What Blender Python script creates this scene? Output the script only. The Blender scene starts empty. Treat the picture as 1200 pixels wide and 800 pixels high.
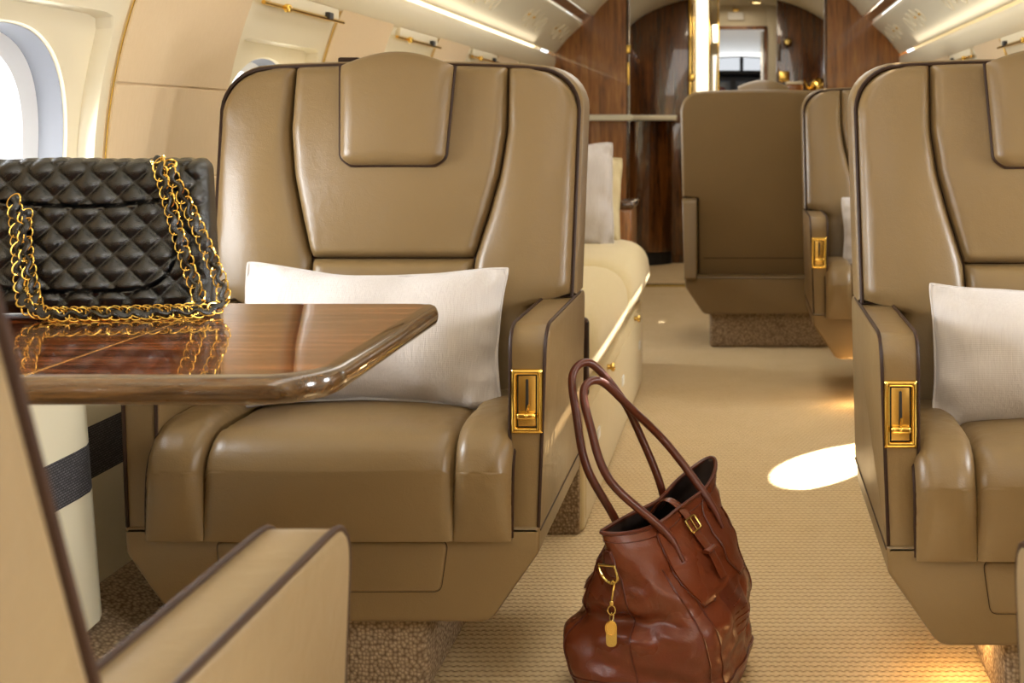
import bpy, bmesh, math, random
import numpy as np
from mathutils import Vector, Matrix, noise
random.seed(7)
PI = math.pi
SC = bpy.context.scene
COL = SC.collection

# ------------------------------------------------------------------ helpers
def lin(c):
    c = c / 255.0
    return c / 12.92 if c <= 0.04045 else ((c + 0.055) / 1.055) ** 2.4
def rgb(r, g, b): return (lin(r), lin(g), lin(b), 1.0)

def new_mat(name, color, rough=0.5, metal=0.0, coat=0.0, coat_rough=0.05, spec=0.5):
    m = bpy.data.materials.new(name); m.use_nodes = True
    b = m.node_tree.nodes['Principled BSDF']
    b.inputs['Base Color'].default_value = color
    b.inputs['Roughness'].default_value = rough
    b.inputs['Metallic'].default_value = metal
    b.inputs['Coat Weight'].default_value = coat
    b.inputs['Coat Roughness'].default_value = coat_rough
    b.inputs['Specular IOR Level'].default_value = spec
    return m

class NT:
    """small wrapper to wire node trees"""
    def __init__(s, m):
        s.m = m; s.t = m.node_tree; s.b = s.t.nodes['Principled BSDF']
        s.co = s.t.nodes.new('ShaderNodeTexCoord')
    def n(s, typ, ins=None, **kw):
        nd = s.t.nodes.new(typ)
        for k, v in kw.items(): setattr(nd, k, v)
        for k, v in (ins or {}).items(): s.set(nd, k, v)
        return nd
    def set(s, nd, k, v):
        if isinstance(v, bpy.types.NodeSocket): s.t.links.new(v, nd.inputs[k])
        else: nd.inputs[k].default_value = v
    def math(s, op, a, b=0.0, c=0.0):
        nd = s.t.nodes.new('ShaderNodeMath'); nd.operation = op
        for i, v in enumerate((a, b, c)): s.set(nd, i, v)
        return nd.outputs[0]
    def mapping(s, scale=(1, 1, 1), loc=(0, 0, 0), rot=(0, 0, 0), src='Object'):
        nd = s.n('ShaderNodeMapping', {'Vector': s.co.outputs[src], 'Scale': scale, 'Location': loc, 'Rotation': rot})
        return nd.outputs[0]
    def noise(s, vec, scale, detail=3.0, rough=0.5, dist=0.0):
        return s.n('ShaderNodeTexNoise', {'Vector': vec, 'Scale': scale, 'Detail': detail, 'Roughness': rough, 'Distortion': dist}).outputs['Fac']
    def ramp(s, fac, stops):
        nd = s.n('ShaderNodeValToRGB', {'Fac': fac}); cr = nd.color_ramp
        while len(cr.elements) < len(stops): cr.elements.new(0.5)
        for e, (p, c) in zip(cr.elements, stops): e.position = p; e.color = c
        return nd.outputs['Color']
    def mix(s, fac, a, b):
        nd = s.n('ShaderNodeMix', data_type='RGBA')
        s.set(nd, 0, fac); s.set(nd, 6, a); s.set(nd, 7, b)
        return nd.outputs[2]
    def bump(s, h, strength, dist=0.01, normal=None):
        nd = s.n('ShaderNodeBump', {'Height': h, 'Strength': strength, 'Distance': dist})
        if normal is not None: s.set(nd, 'Normal', normal)
        return nd.outputs[0]
    def color(s, sock): s.t.links.new(sock, s.b.inputs['Base Color'])
    def rough(s, sock): s.t.links.new(sock, s.b.inputs['Roughness'])
    def normal(s, sock): s.t.links.new(sock, s.b.inputs['Normal'])

def leather(name, c1, c2, rough=0.4, grain=420, gs=0.12, crease=0.25, spec=0.45):
    m = new_mat(name, c1, rough, spec=spec); t = NT(m)
    v = t.mapping()
    big = t.noise(v, 5.0, 4.0)
    t.color(t.mix(big, c1, c2))
    vor = t.n('ShaderNodeTexVoronoi', {'Vector': v, 'Scale': grain}).outputs['Distance']
    cre = t.noise(v, 22.0, 5.0, 0.6, 0.8)
    n1 = t.bump(cre, crease, 0.004)
    t.normal(t.bump(vor, gs, 0.0012, n1))
    t.rough(t.math('MULTIPLY_ADD', big, 0.12, rough - 0.06))
    return m

def wood(name, dark, mid, light, axis='X', scale=1.0, rough=0.25, coat=1.0):
    m = new_mat(name, mid, rough, coat=coat, coat_rough=0.02); t = NT(m)
    sc = {'X': (1.2, 14, 14), 'Z': (14, 14, 1.2), 'Y': (14, 1.2, 14)}[axis]
    v = t.mapping(tuple(a * scale for a in sc))
    a = t.noise(v, 2.2, 6.0, 0.6, 0.7)
    b = t.noise(v, 14.0, 3.0, 0.6)
    f = t.math('ADD', t.math('MULTIPLY', a, 0.75), t.math('MULTIPLY', b, 0.25))
    t.color(t.ramp(f, [(0.34, dark), (0.5, mid), (0.66, light)]))
    return m

M = {}
M['leather'] = leather('tan_leather', rgb(118, 95, 61), rgb(110, 88, 56), 0.36)
M['leather_pale'] = leather('pale_tan_leather', rgb(126, 105, 74), rgb(118, 98, 69), 0.38)
M['piping'] = leather('dark_brown_piping', rgb(54, 34, 22), rgb(40, 24, 15), 0.5, 600, 0.1, 0.1, 0.2)
M['cognac'] = leather('cognac_leather', rgb(112, 53, 27), rgb(76, 31, 16), 0.28, 520, 0.10, 0.5)
M['cognac_dark'] = leather('cognac_edge_leather', rgb(92, 40, 21), rgb(66, 26, 14), 0.32, 520, 0.08, 0.2)
M['black_leather'] = leather('black_caviar_leather', rgb(15, 14, 14), rgb(12, 11, 11), 0.24, 700, 0.35, 0.0, 0.7)
M['cream'] = new_mat('cream_panel', rgb(226, 216, 190), 0.38)
M['cream_ceiling'] = new_mat('cream_ceiling', rgb(228, 222, 200), 0.5)
M['cream_dado'] = new_mat('cream_dado', rgb(224, 217, 192), 0.42)
M['gold'] = new_mat('polished_gold', rgb(236, 198, 104), 0.14, 1.0)
M['pale_gold'] = new_mat('pale_gold', rgb(208, 184, 112), 0.18, 1.0)
M['brass'] = new_mat('brushed_brass', rgb(222, 186, 106), 0.24, 1.0)
M['black'] = new_mat('black_slot', rgb(10, 8, 6), 0.6)
M['dark'] = new_mat('dark_grey', rgb(38, 38, 42), 0.5)
M['grey_ring'] = new_mat('grey_rubber_ring', rgb(84, 84, 88), 0.45)
M['pale_ring'] = new_mat('pale_grey_ring', rgb(196, 196, 198), 0.45)
M['white_plastic'] = new_mat('white_plastic', rgb(236, 234, 228), 0.4)
M['steel'] = new_mat('brushed_steel', rgb(190, 190, 190), 0.2, 1.0)
M['mirror'] = new_mat('mirror_glass', rgb(215, 210, 198), 0.04, 1.0)
M['walnut_wall'] = wood('walnut_bulkhead', rgb(86, 45, 14), rgb(142, 88, 36), rgb(174, 118, 58), 'Z', 0.9, 0.3, 0.6)
M['walnut_dark'] = wood('dark_walnut_gloss', rgb(36, 18, 5), rgb(80, 45, 15), rgb(114, 68, 26), 'Z', 0.9, 0.2, 1.0)
M['table_wood'] = wood('rosewood_table', rgb(34, 13, 7), rgb(104, 46, 18), rgb(186, 104, 48), 'X', 1.3, 0.16, 1.0)
M['table_rim'] = wood('walnut_table_rim', rgb(38, 23, 10), rgb(70, 46, 22), rgb(94, 66, 35), 'X', 2.0, 0.18, 1.0)

def linen(name, c1, c2, thread=900, bs=0.5):
    m = new_mat(name, c1, 0.85, spec=0.2); t = NT(m)
    v = t.mapping()
    a = t.noise(t.mapping((36, 36, 3.5)), 6.0, 3.0, 0.6)
    w1 = t.n('ShaderNodeTexWave', {'Vector': v, 'Scale': thread / 10, 'Distortion': 1.0}, bands_direction='X').outputs['Fac']
    w2 = t.n('ShaderNodeTexWave', {'Vector': v, 'Scale': thread / 10, 'Distortion': 1.0}, bands_direction='Z').outputs['Fac']
    t.color(t.mix(a, c1, c2))
    h = t.math('ADD', t.math('MULTIPLY', t.math('ADD', w1, w2), 0.08), a)
    t.normal(t.bump(h, bs, 0.0022))
    m.node_tree.nodes['Principled BSDF'].inputs['Sheen Weight'].default_value = 0.2
    return m
M['linen'] = linen('white_slub_linen', rgb(194, 187, 183), rgb(178, 170, 166))
M['wall_fabric'] = linen('wall_fabric', rgb(218, 194, 158), rgb(209, 184, 147), 4200, 0.22)
M['divan_fabric'] = linen('divan_fabric', rgb(214, 196, 152), rgb(198, 178, 134), 800)
M['throw'] = linen('beige_cushion', rgb(206, 190, 150), rgb(190, 172, 132), 800)

def band_mat():
    m = new_mat('charcoal_woven_band', rgb(60, 60, 64), 0.8); t = NT(m)
    v = t.mapping((1, 1, 1))
    br = t.n('ShaderNodeTexBrick', {'Vector': t.mapping((1, 1, 1), rot=(0, PI / 2, PI / 2)), 'Scale': 60.0, 'Color1': rgb(96, 94, 100), 'Color2': rgb(70, 69, 75), 'Mortar': rgb(30, 30, 33), 'Mortar Size': 0.05})
    t.color(br.outputs['Color']); t.normal(t.bump(br.outputs['Fac'], 0.3, 0.002))
    return m
M['band'] = band_mat()

def carpet(name, light, mid, dark, px=0.014, py=0.020):
    m = new_mat(name, light, 0.95, spec=0.1); t = NT(m)
    sep = t.n('ShaderNodeSeparateXYZ', {'Vector': t.co.outputs['Object']})
    wob = t.noise(t.co.outputs['Object'], 60.0, 2.0)
    yy = t.math('MULTIPLY_ADD', wob, 0.006, sep.outputs[1])
    yy = t.math('ADD', yy, sep.outputs[2])
    xx = t.math('MULTIPLY_ADD', wob, 0.004, sep.outputs[0])
    row = t.math('FLOOR', t.math('DIVIDE', yy, py))
    par = t.math('MULTIPLY', t.math('MODULO', t.math('ADD', row, 1000.0), 2.0), PI)
    cy = t.math('MULTIPLY_ADD', t.math('COSINE', t.math('MULTIPLY', yy, 2 * PI / py)), 0.5, 0.5)
    cx = t.math('MULTIPLY_ADD', t.math('COSINE', t.math('ADD', t.math('MULTIPLY', xx, 2 * PI / px), par)), 0.5, 0.5)
    dash = t.math('MULTIPLY', t.math('POWER', cy, 2.0), cx)
    var = t.noise(t.co.outputs['Object'], 7.0, 4.0)
    var2 = t.noise(t.co.outputs['Object'], 160.0, 2.0)
    base = t.mix(var, light, mid)
    d2 = t.math('MULTIPLY', dash, t.math('MULTIPLY_ADD', var2, 1.2, 0.1))
    t.color(t.mix(d2, base, dark))
    h = t.math('ADD', t.math('MULTIPLY', dash, -1.0), t.math('MULTIPLY', var2, 0.5))
    t.normal(t.bump(h, 0.7, 0.006))
    return m
M['carpet'] = carpet('golden_loop_carpet', rgb(214, 190, 150), rgb(204, 178, 136), rgb(112, 80, 46))
def pebble_carpet(name, light, dark):
    m = new_mat(name, light, 0.95, spec=0.1); t = NT(m)
    vo = t.n('ShaderNodeTexVoronoi', {'Vector': t.mapping((150, 120, 150)), 'Scale': 1.0, 'Randomness': 0.7})
    nz = t.noise(t.co.outputs['Object'], 140.0, 3.0)
    f = t.math('ADD', vo.outputs['Distance'], t.math('MULTIPLY', nz, 0.5))
    t.color(t.ramp(f, [(0.35, light), (1.0, dark)]))
    t.normal(t.bump(t.math('MULTIPLY', f, -1.0), 0.5, 0.005))
    return m
M['carpet_base'] = pebble_carpet('taupe_pebble_carpet', rgb(172, 150, 122), rgb(112, 92, 70))

def glass_mat(tint=1.0):
    m = bpy.data.materials.new('clear_pane'); m.use_nodes = True
    t = m.node_tree; t.nodes.remove(t.nodes['Principled BSDF'])
    tr = t.nodes.new('ShaderNodeBsdfTransparent'); gl = t.nodes.new('ShaderNodeBsdfGlossy'); mx = t.nodes.new('ShaderNodeMixShader')
    tr.inputs['Color'].default_value = (tint, tint, tint * 1.02 if tint < 1 else 1.0, 1)
    gl.inputs['Roughness'].default_value = 0.03; mx.inputs[0].default_value = 0.06
    t.links.new(tr.outputs[0], mx.inputs[1]); t.links.new(gl.outputs[0], mx.inputs[2])
    t.links.new(mx.outputs[0], t.nodes['Material Output'].inputs['Surface'])
    return m
M['glass'] = glass_mat()
M['tinted_glass'] = glass_mat(0.30)

def emit(name, color, strength):
    m = new_mat(name, color, 0.5)
    b = m.node_tree.nodes['Principled BSDF']
    b.inputs['Emission Color'].default_value = color
    b.inputs['Emission Strength'].default_value = strength
    return m
M['strip_light'] = emit('warm_strip_light', rgb(255, 228, 170), 0.55)
M['tube_light'] = emit('white_tube_light', rgb(255, 240, 205), 1.6)
M['spot_lamp'] = emit('ceiling_spot_lens', rgb(255, 220, 150), 3.0)

# ------------------------------------------------------------------ mesh tools
def link(name, me, mat=None, parent=None, smooth=True, sharp=40):
    o = bpy.data.objects.new(name, me); COL.objects.link(o)
    if mat is not None:
        for x in (mat if isinstance(mat, (list, tuple)) else [mat]): me.materials.append(x)
    if parent is not None: o.parent = parent
    if smooth and len(me.polygons):
        me.polygons.foreach_set('use_smooth', [True] * len(me.polygons))
        me.set_sharp_from_angle(angle=math.radians(sharp))
    return o

class MB:
    def __init__(s): s.v = []; s.f = []; s.m = []; s.mi = 0
    def add(s, vs, fs):
        o = len(s.v); s.v.extend([tuple(float(c) for c in p) for p in vs])
        for f in fs: s.f.append(tuple(i + o for i in f)); s.m.append(s.mi)
        return s
    def grid(s, P, closeu=False, closev=False, flip=False):
        """P[i][j] array of points"""
        nu, nv = len(P), len(P[0]); fs = []
        for i in range(nu if closeu else nu - 1):
            for j in range(nv if closev else nv - 1):
                a = i * nv + j; b = ((i + 1) % nu) * nv + j
                c = ((i + 1) % nu) * nv + (j + 1) % nv; d = i * nv + (j + 1) % nv
                fs.append((a, d, c, b) if flip else (a, b, c, d))
        return s.add([p for r in P for p in r], fs)
    def fan(s, loop, flip=False):
        c = np.mean(np.array(loop, dtype=float), axis=0); n = len(loop)
        return s.add(list(loop) + [c], [((i + 1) % n, i, n) if flip else (i, (i + 1) % n, n) for i in range(n)])
    def tube(s, pts, r, seg=8, closed=False, cap=True, flat=None):
        """flat=(a,b): elliptical section"""
        P = [Vector(p) for p in pts]; n = len(P)
        if n < 2: return s
        T = []
        for i in range(n):
            if closed: t = P[(i + 1) % n] - P[i - 1]
            else: t = P[min(i + 1, n - 1)] - P[max(i - 1, 0)]
            T.append(t.normalized() if t.length > 1e-9 else Vector((0, 0, 1)))
        up = Vector((0, 0, 1)) if abs(T[0].z) < 0.9 else Vector((1, 0, 0))
        N = (up - T[0] * up.dot(T[0])).normalized(); rings = []
        for i in range(n):
            if i: 
                N = N - T[i] * N.dot(T[i])
                N = N.normalized() if N.length > 1e-9 else T[i].orthogonal().normalized()
            B = T[i].cross(N); rr = r[i] if isinstance(r, (list, tuple, np.ndarray)) else r
            ra, rb = (rr, rr) if flat is None else (rr * flat[0], rr * flat[1])
            rings.append([P[i] + N * (math.cos(2 * PI * k / seg) * ra) + B * (math.sin(2 * PI * k / seg) * rb) for k in range(seg)])
        s.grid(rings, closeu=closed, closev=True)
        if cap and not closed:
            s.fan(rings[0]); s.fan(rings[-1], True)
        return s
    def rbox(s, c, size, r, n=(8, 8, 8), fn=None):
        """rounded box, dense surface; fn maps a point (in box-local metres) to a point"""
        sx, sy, sz = [a / 2 for a in size]; r = min(r, sx, sy, sz); idx = {}; vs = []; fs = []
        def coords(h, k):
            kk = max(2, k); a = np.linspace(-1, 1, kk + 1); flatp = (h - r)
            m = 4
            e = [h - r + r * math.sin(PI / 2 * q / m) for q in range(m + 1)]
            mid = list(np.linspace(-flatp, flatp, kk + 1)) if flatp > 1e-6 else [0.0]
            return [-q for q in e[::-1]][:-1] + mid + e[1:]
        X, Y, Z = coords(sx, n[0]), coords(sy, n[1]), coords(sz, n[2])
        def put(x, y, z):
            key = (round(x, 6), round(y, 6), round(z, 6))
            if key in idx: return idx[key]
            p = Vector((x, y, z)); q = Vector((max(-sx + r, min(sx - r, x)), max(-sy + r, min(sy - r, y)), max(-sz + r, min(sz - r, z))))
            d = p - q
            if d.length > 1e-9: p = q + d.normalized() * r
            if fn: p = Vector(fn(p))
            vs.append(p + Vector(c)); idx[key] = len(vs) - 1
            return idx[key]
        def face(A, B, f, flip):
            for i in range(len(A) - 1):
                for j in range(len(B) - 1):
                    q = [put(*f(A[i], B[j])), put(*f(A[i + 1], B[j])), put(*f(A[i + 1], B[j + 1])), put(*f(A[i], B[j + 1]))]
                    if len(set(q)) < 3: continue
                    q = list(dict.fromkeys(q)); fs.append(tuple(q[::-1] if flip else q))
        face(X, Y, lambda a, b: (a, b, sz), False); face(X, Y, lambda a, b: (a, b, -sz), True)
        face(X, Z, lambda a, b: (a, -sy, b), False); face(X, Z, lambda a, b: (a, sy, b), True)
        face(Y, Z, lambda a, b: (sx, a, b), False); face(Y, Z, lambda a, b: (-sx, a, b), True)
        return s.add(vs, fs)
    def box(s, x0, x1, y0, y1, z0, z1, bev=0.004):
        return s.rbox(((x0 + x1) / 2, (y0 + y1) / 2, (z0 + z1) / 2), (abs(x1 - x0), abs(y1 - y0), abs(z1 - z0)), bev, (2, 2, 2))
    def prism(s, poly, y0, y1, bev=0.01, seg=3, plane='xz', front=True, back=True):
        """polygon (a,b) extruded; loops inset by a rounded profile at both ends"""
        P = np.array(poly, dtype=float); n = len(P)
        area = 0.5 * sum(P[i][0] * P[(i + 1) % n][1] - P[(i + 1) % n][0] * P[i][1] for i in range(n))
        if area < 0: P = P[::-1]
        def inset(d):
            out = []
            for i in range(n):
                a, b, c = P[i - 1], P[i], P[(i + 1) % n]
                e1 = (b - a) / (np.linalg.norm(b - a) + 1e-12); e2 = (c - b) / (np.linalg.norm(c - b) + 1e-12)
                n1 = np.array([-e1[1], e1[0]]); n2 = np.array([-e2[1], e2[0]])
                m = n1 + n2; k = max(0.35, 1 + n1.dot(n2)); out.append(b + m / k * d)
            return out
        prof = []
        def ends(y, sgn, on):
            if not on or bev <= 0: return [(y, 0.0)]
            return [(y + sgn * bev * (1 - math.sin(PI / 2 * q / seg)), bev * (1 - math.cos(PI / 2 * q / seg))) for q in range(seg, -1, -1)]
        A = ends(y0, 1, front); B = ends(y1, -1, back)[::-1]
        rings = []
        for (y, d) in A + B:
            L = inset(d) if d > 0 else P
            rings.append([(p[0], y, p[1]) if plane == 'xz' else ((y, p[0], p[1]) if plane == 'yz' else (p[0], p[1], y)) for p in L])
        # caps as ngons
        o = len(s.v); 
        s.grid(rings, closev=True, flip=(plane != 'xz'))
        k = len(rings)
        s.f.append(tuple(o + i for i in range(n)) if plane == 'xz' else tuple(o + i for i in range(n))[::-1]); s.m.append(s.mi)
        s.f.append(tuple(o + (k - 1) * n + i for i in range(n))[::-1] if plane == 'xz' else tuple(o + (k - 1) * n + i for i in range(n))); s.m.append(s.mi)
        return s
    def lathe(s, prof, seg=24, c=(0, 0, 0)):
        R = [[(c[0] + r * math.cos(2 * PI * k / seg), c[1] + r * math.sin(2 * PI * k / seg), c[2] + z) for k in range(seg)] for r, z in prof]
        s.grid(R, closev=True, flip=True)
        s.fan(R[0], True); s.fan(R[-1])
        return s
    def xf(s, mat):
        s.v = [tuple(mat @ Vector(p)) for p in s.v]; return s
    def build(s, name, mat, parent=None, smooth=True, sharp=40, fixn=False):
        me = bpy.data.meshes.new(name); me.from_pydata(s.v, [], s.f)
        if any(s.m): me.polygons.foreach_set('material_index', s.m)
        me.validate()
        bm = bmesh.new(); bm.from_mesh(me)
        bmesh.ops.remove_doubles(bm, verts=bm.verts, dist=1e-6)
        bmesh.ops.recalc_face_normals(bm, faces=bm.faces)
        bm.to_mesh(me); bm.free(); me.update()
        return link(name, me, mat, parent, smooth, sharp)

def smooth_path(pts, n=8, closed=False):
    """Catmull-Rom"""
    P = [np.array(p, dtype=float) for p in pts]; out = []; k = len(P)
    for i in range(k if closed else k - 1):
        p0 = P[i - 1] if (closed or i > 0) else 2 * P[0] - P[1]
        p1 = P[i]; p2 = P[(i + 1) % k]
        p3 = P[(i + 2) % k] if (closed or i + 2 < k) else 2 * P[-1] - P[-2]
        for q in range(n):
            t = q / n
            out.append(0.5 * ((2 * p1) + (-p0 + p2) * t + (2 * p0 - 5 * p1 + 4 * p2 - p3) * t * t + (-p0 + 3 * p1 - 3 * p2 + p3) * t ** 3))
    if not closed: out.append(P[-1])
    return [tuple(p) for p in out]

def resample(pts, step):
    P = np.array(pts, dtype=float); d = np.r_[0, np.cumsum(np.linalg.norm(np.diff(P, axis=0), axis=1))]
    n = max(2, int(round(d[-1] / step)) + 1); s = np.linspace(0, d[-1], n)
    return [tuple(np.interp(x, d, P[:, k]) for k in range(P.shape[1])) for x in s]

def round_poly(poly, rads, seg=6):
    """2D polygon with rounded corners"""
    n = len(poly); out = []
    if not isinstance(rads, (list, tuple)): rads = [rads] * n
    for i in range(n):
        a, b, c = np.array(poly[i - 1], float), np.array(poly[i], float), np.array(poly[(i + 1) % n], float)
        r = rads[i]
        if r <= 0: out.append(tuple(b)); continue
        u = (a - b) / np.linalg.norm(a - b); w = (c - b) / np.linalg.norm(c - b)
        ang = math.acos(max(-1, min(1, u.dot(w)))); d = min(r / math.tan(ang / 2), 0.49 * np.linalg.norm(a - b), 0.49 * np.linalg.norm(c - b))
        p, q = b + u * d, b + w * d
        for k in range(seg + 1):
            t = k / seg; out.append(tuple((1 - t) ** 2 * p + 2 * t * (1 - t) * b + t * t * q))
    return out

def empty(name, loc=(0, 0, 0), rz=0.0):
    o = bpy.data.objects.new(name, None); COL.objects.link(o)
    o.empty_display_size = 0.1; o.location = loc; o.rotation_euler = (0, 0, rz)
    return o
def tag(o, label=None, cat=None, group=None, kind=None):
    if label: o['label'] = label
    if cat: o['category'] = cat
    if group: o['group'] = group
    if kind: o['kind'] = kind
    return o
def rnd(d, r):
    """0 at the border rising along a quarter circle to 1 at distance r"""
    t = min(max(d / r, 0.0), 1.0); return math.sqrt(max(0.0, 1 - (1 - t) ** 2))
def lerp(a, b, t): return a + (b - a) * t
def interp(x, xs, ys): return float(np.interp(x, xs, ys))
def wob(p, s, a): return a * noise.noise(Vector(p) * s)
# ------------------------------------------------------------------ cabin seat
SEAM_Z = [0.30, 0.45, 0.60, 0.707, 0.79, 0.87, 0.957, 1.10]
SEAM_X = [0.150, 0.150, 0.150, 0.156, 0.180, 0.200, 0.211, 0.209]
HALF = 0.355; TOPZ = 1.088; CR = 0.085; ARMZ = 0.632
def top_z(x): return TOPZ - 0.012 * (abs(x) / HALF) ** 2
def outer_x(z):
    if z < ARMZ: return 0.282
    z0 = TOPZ - 0.010 - CR
    if z > z0:
        q = min(1.0, (z - z0) / CR); return HALF - CR + CR * math.sqrt(max(0.0, 1 - q * q))
    return HALF - 0.006 * (1 - (z - ARMZ) / (z0 - ARMZ))

def make_seat(label, loc, rz, aisle=1, recline=0.18, back_y=0.36, pedestal=(0.0, 0.143), group='cabin armchairs', leather_key='leather', head_z=0.0, tab=False):
    """armchair facing -Y, origin on the floor below the arm fronts; aisle=+1/-1: side of the arm with the latch"""
    L = M[leather_key]; Pp = M['piping']
    R = empty('cabin_armchair', loc, rz); tag(R, label, 'armchair', group)
    def back(x, z, d):            # d: distance in front of the back's base plane
        return (x, back_y + (z - 0.63) * recline - d, z)
    # ---- pedestal and shroud
    pc, ph = pedestal
    b = MB(); b.rbox((pc, 0.26, 0.085), (2 * ph, 0.43, 0.17), 0.018, (2, 2, 2)); b.build('pedestal', M['carpet_base'], R)
    out = round_poly([(-0.340, 0.304), (0.340, 0.304), (0.338, 0.262), (0.258, 0.148), (-0.258, 0.148), (-0.338, 0.262)], [0.004, 0.004, 0.02, 0.035, 0.035, 0.02])
    b = MB(); b.prism(out, -0.006, 0.52, 0.007); sh = b.build('base_shroud', L, R)
    pan = round_poly([(-0.19, 0.283), (0.19, 0.283), (0.178, 0.199), (-0.178, 0.199)], 0.014)
    b = MB(); b.prism(pan, -0.0105, 0.02, 0.005); b.build('footrest_panel', L, sh)
    b = MB(); b.tube([(x, -0.0055, z) for x, z in pan], 0.0013, 6, closed=True); b.build('panel_groove', Pp, sh)
    # ---- seat cushion and bolsters
    def cush(w, bulge, side=0, edrop=0.016):
        z0, z1, yd = 0.288, 0.458, 0.210
        def fn(p):
            t = (p.z + 0.085) / 0.17; x, y = p.x, p.y
            dx = w / 2 - abs(x); dy = y + yd; u = abs(x) / (w / 2)
            back_ = max(0.0, y / yd)
            top = z1 + bulge * (1 - u ** 2.4) * min(1.0, dy / 0.10) * (1 - 0.5 * back_) - edrop * (1 - rnd(dx, 0.028)) - 0.058 * (1 - rnd(dy, 0.062)) + (0.014 * (1 - back_) if side else 0) * min(1, dy / 0.08)
            crease = max(0.0, 1 - dx / 0.06)
            top += crease * (wob((x * 3, y * 6, 0.3 + side), 20, 0.0035) - 0.0)
            z = z0 + t * (top - z0)
            if dy < 0.12:
                k = 1 - dy / 0.12
                y += k * (-0.016 * (1 - u ** 3) * math.sin(PI * 0.52 * min(1, t)) + 0.012 * (1 - rnd(dx, 0.022)) * (t * 0.6 + 0.4) + crease * wob((x * 3, side, z * 9), 24, 0.003) * t)
            if side: x += -side * 0.016 * max(0.0, back_)
            return (x, y, z)
        return fn
    b = MB(); b.rbox((0, 0.180, 0), (0.404, 0.42, 0.17), 0.0005, (46, 44, 18), cush(0.404, 0.014)); b.v = [(x, y, z) for x, y, z in b.v]; b.build('seat_cushion', L, R, sharp=70)
    for sd in (-1, 1):
        b = MB(); b.rbox((sd * 0.2495, 0.180, 0), (0.0945, 0.42, 0.17), 0.0005, (20, 44, 18), cush(0.0945, 0.006, sd))
        bo = b.build('seat_bolster', L, R, sharp=70)
        f = [(sd * 0.2925, -0.028 + 0.05 * (1 - math.cos(t)) , 0.0) for t in ()]
        path = smooth_path([(sd * 0.296, -0.020, 0.292), (sd * 0.297, -0.020, 0.35), (sd * 0.297, -0.016, 0.395), (sd * 0.297, -0.002, 0.425), (sd * 0.297, 0.030, 0.452)], 5)
        b = MB(); b.tube(path, 0.0035, 6); b.build('bolster_piping', Pp, bo)
    # ---- arms
    prof = round_poly([(0.0, 0.297), (0.0, ARMZ), (0.50, ARMZ), (0.56, 0.297)], [0.006, 0.048, 0.03, 0.01], 8)
    for sd in (-1, 1):
        xi, xo = sd * 0.287, sd * 0.3525
        b = MB(); b.prism(prof, min(xi, xo), max(xi, xo), 0.006, 3, plane='yz')
        def taper(p):
            x, y, z = p; k = (ARMZ - z) / 0.335 * 0.013; return (x - sd * k * (abs(x) - 0.287) / 0.0655, y, z)
        b.v = [taper(p) for p in b.v]
        arm = b.build('arm', L, R)
        edge = [(y, z) for y, z in prof if not (z < 0.31 and y > 0.3)]
        k0 = min(range(len(edge)), key=lambda i: edge[i][0] + edge[i][1]); 
        seq = sorted(edge, key=lambda p: (0 if p[0] < 0.06 else 1, p[1] if p[0] < 0.06 else p[0]))
        seq = [(y, z) for y, z in seq]
        front = [p for p in seq if p[0] < 0.06]
        fine = resample([(0, y, z) for y, z in front + [(0.36, ARMZ), (0.44, ARMZ)]], 0.012)
        for xx in (xi + sd * 0.0035, xo - sd * 0.0035):
            b = MB(); b.tube([taper((xx, y - 0.0006, z + 0.0004)) for _, y, z in fine], 0.0032, 6); b.build('arm_piping', Pp, arm)
        b = MB(); b.tube([taper((xo, y, 0.2985)) for y in np.linspace(0.0, 0.55, 10)], 0.0022, 5); b.build('arm_seam', Pp, arm)
        if sd == aisle:
            cx = sd * 0.3185; zc = 0.510; hw, hh = 0.0255, 0.0525
            fr = [(cx - hw, zc - hh), (cx + hw, zc - hh), (cx + hw, zc + hh), (cx - hw, zc + hh)]
            rings = []
            for (ins, y) in ((0, 0.001), (0, -0.005), (0.0018, -0.0075), (0.005, -0.0085), (0.0080, -0.007), (0.0095, -0.003), (0.0095, 0.001)):
                o2 = round_poly([(cx - hw + ins, zc - hh + ins), (cx + hw - ins, zc - hh + ins), (cx + hw - ins, zc + hh - ins), (cx - hw + ins, zc + hh - ins)], 0.003, 3)
                rings.append([(x, y, z) for x, z in o2])
            b = MB(); b.grid(rings, closev=True); la = b.build('recline_latch', M['gold'], R)
            b = MB(); b.box(cx - hw + 0.007, cx + hw - 0.007, -0.0012, 0.002, zc - hh + 0.007, zc + hh - 0.007, 0.0004); b.build('latch_recess', M['black'], la)
            b = MB(); b.box(cx - hw + 0.0112, cx + hw - 0.0112, -0.0028, 0.002, zc - hh + 0.0112, zc + hh - 0.0112, 0.0008); b.build('latch_plate', M['brass'], la)
            b = MB(); b.prism(round_poly([(cx - 0.0028, zc - 0.018), (cx + 0.0028, zc - 0.018), (cx + 0.0022, zc + 0.036), (cx - 0.0022, zc + 0.036)], 0.002, 3), -0.0036, -0.0020, 0.0003); b.build('latch_slot', M['black'], la)
            b = MB(); b.rbox((cx, -0.0075, zc - 0.0235), (0.031, 0.014, 0.011), 0.004, (2, 2, 2)); b.rbox((cx, -0.0115, zc - 0.022), (0.006, 0.008, 0.007), 0.003, (2, 2, 2))
            b.tube([(cx, -0.006, zc - 0.02), (cx + 0.002, -0.004, zc - 0.006)], 0.002, 6); b.build('latch_lever', M['gold'], la)
    # ---- back shell
    left = [(-outer_x(z), z) for z in np.linspace(0.296, ARMZ - 0.001, 4)] + [(-outer_x(z), z) for z in list(np.linspace(ARMZ + 0.001, TOPZ - 0.011 - CR, 6)) + list(TOPZ - 0.010 - CR + CR * np.sin(np.linspace(0.02, PI / 2 - 0.0, 9)))]
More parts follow.
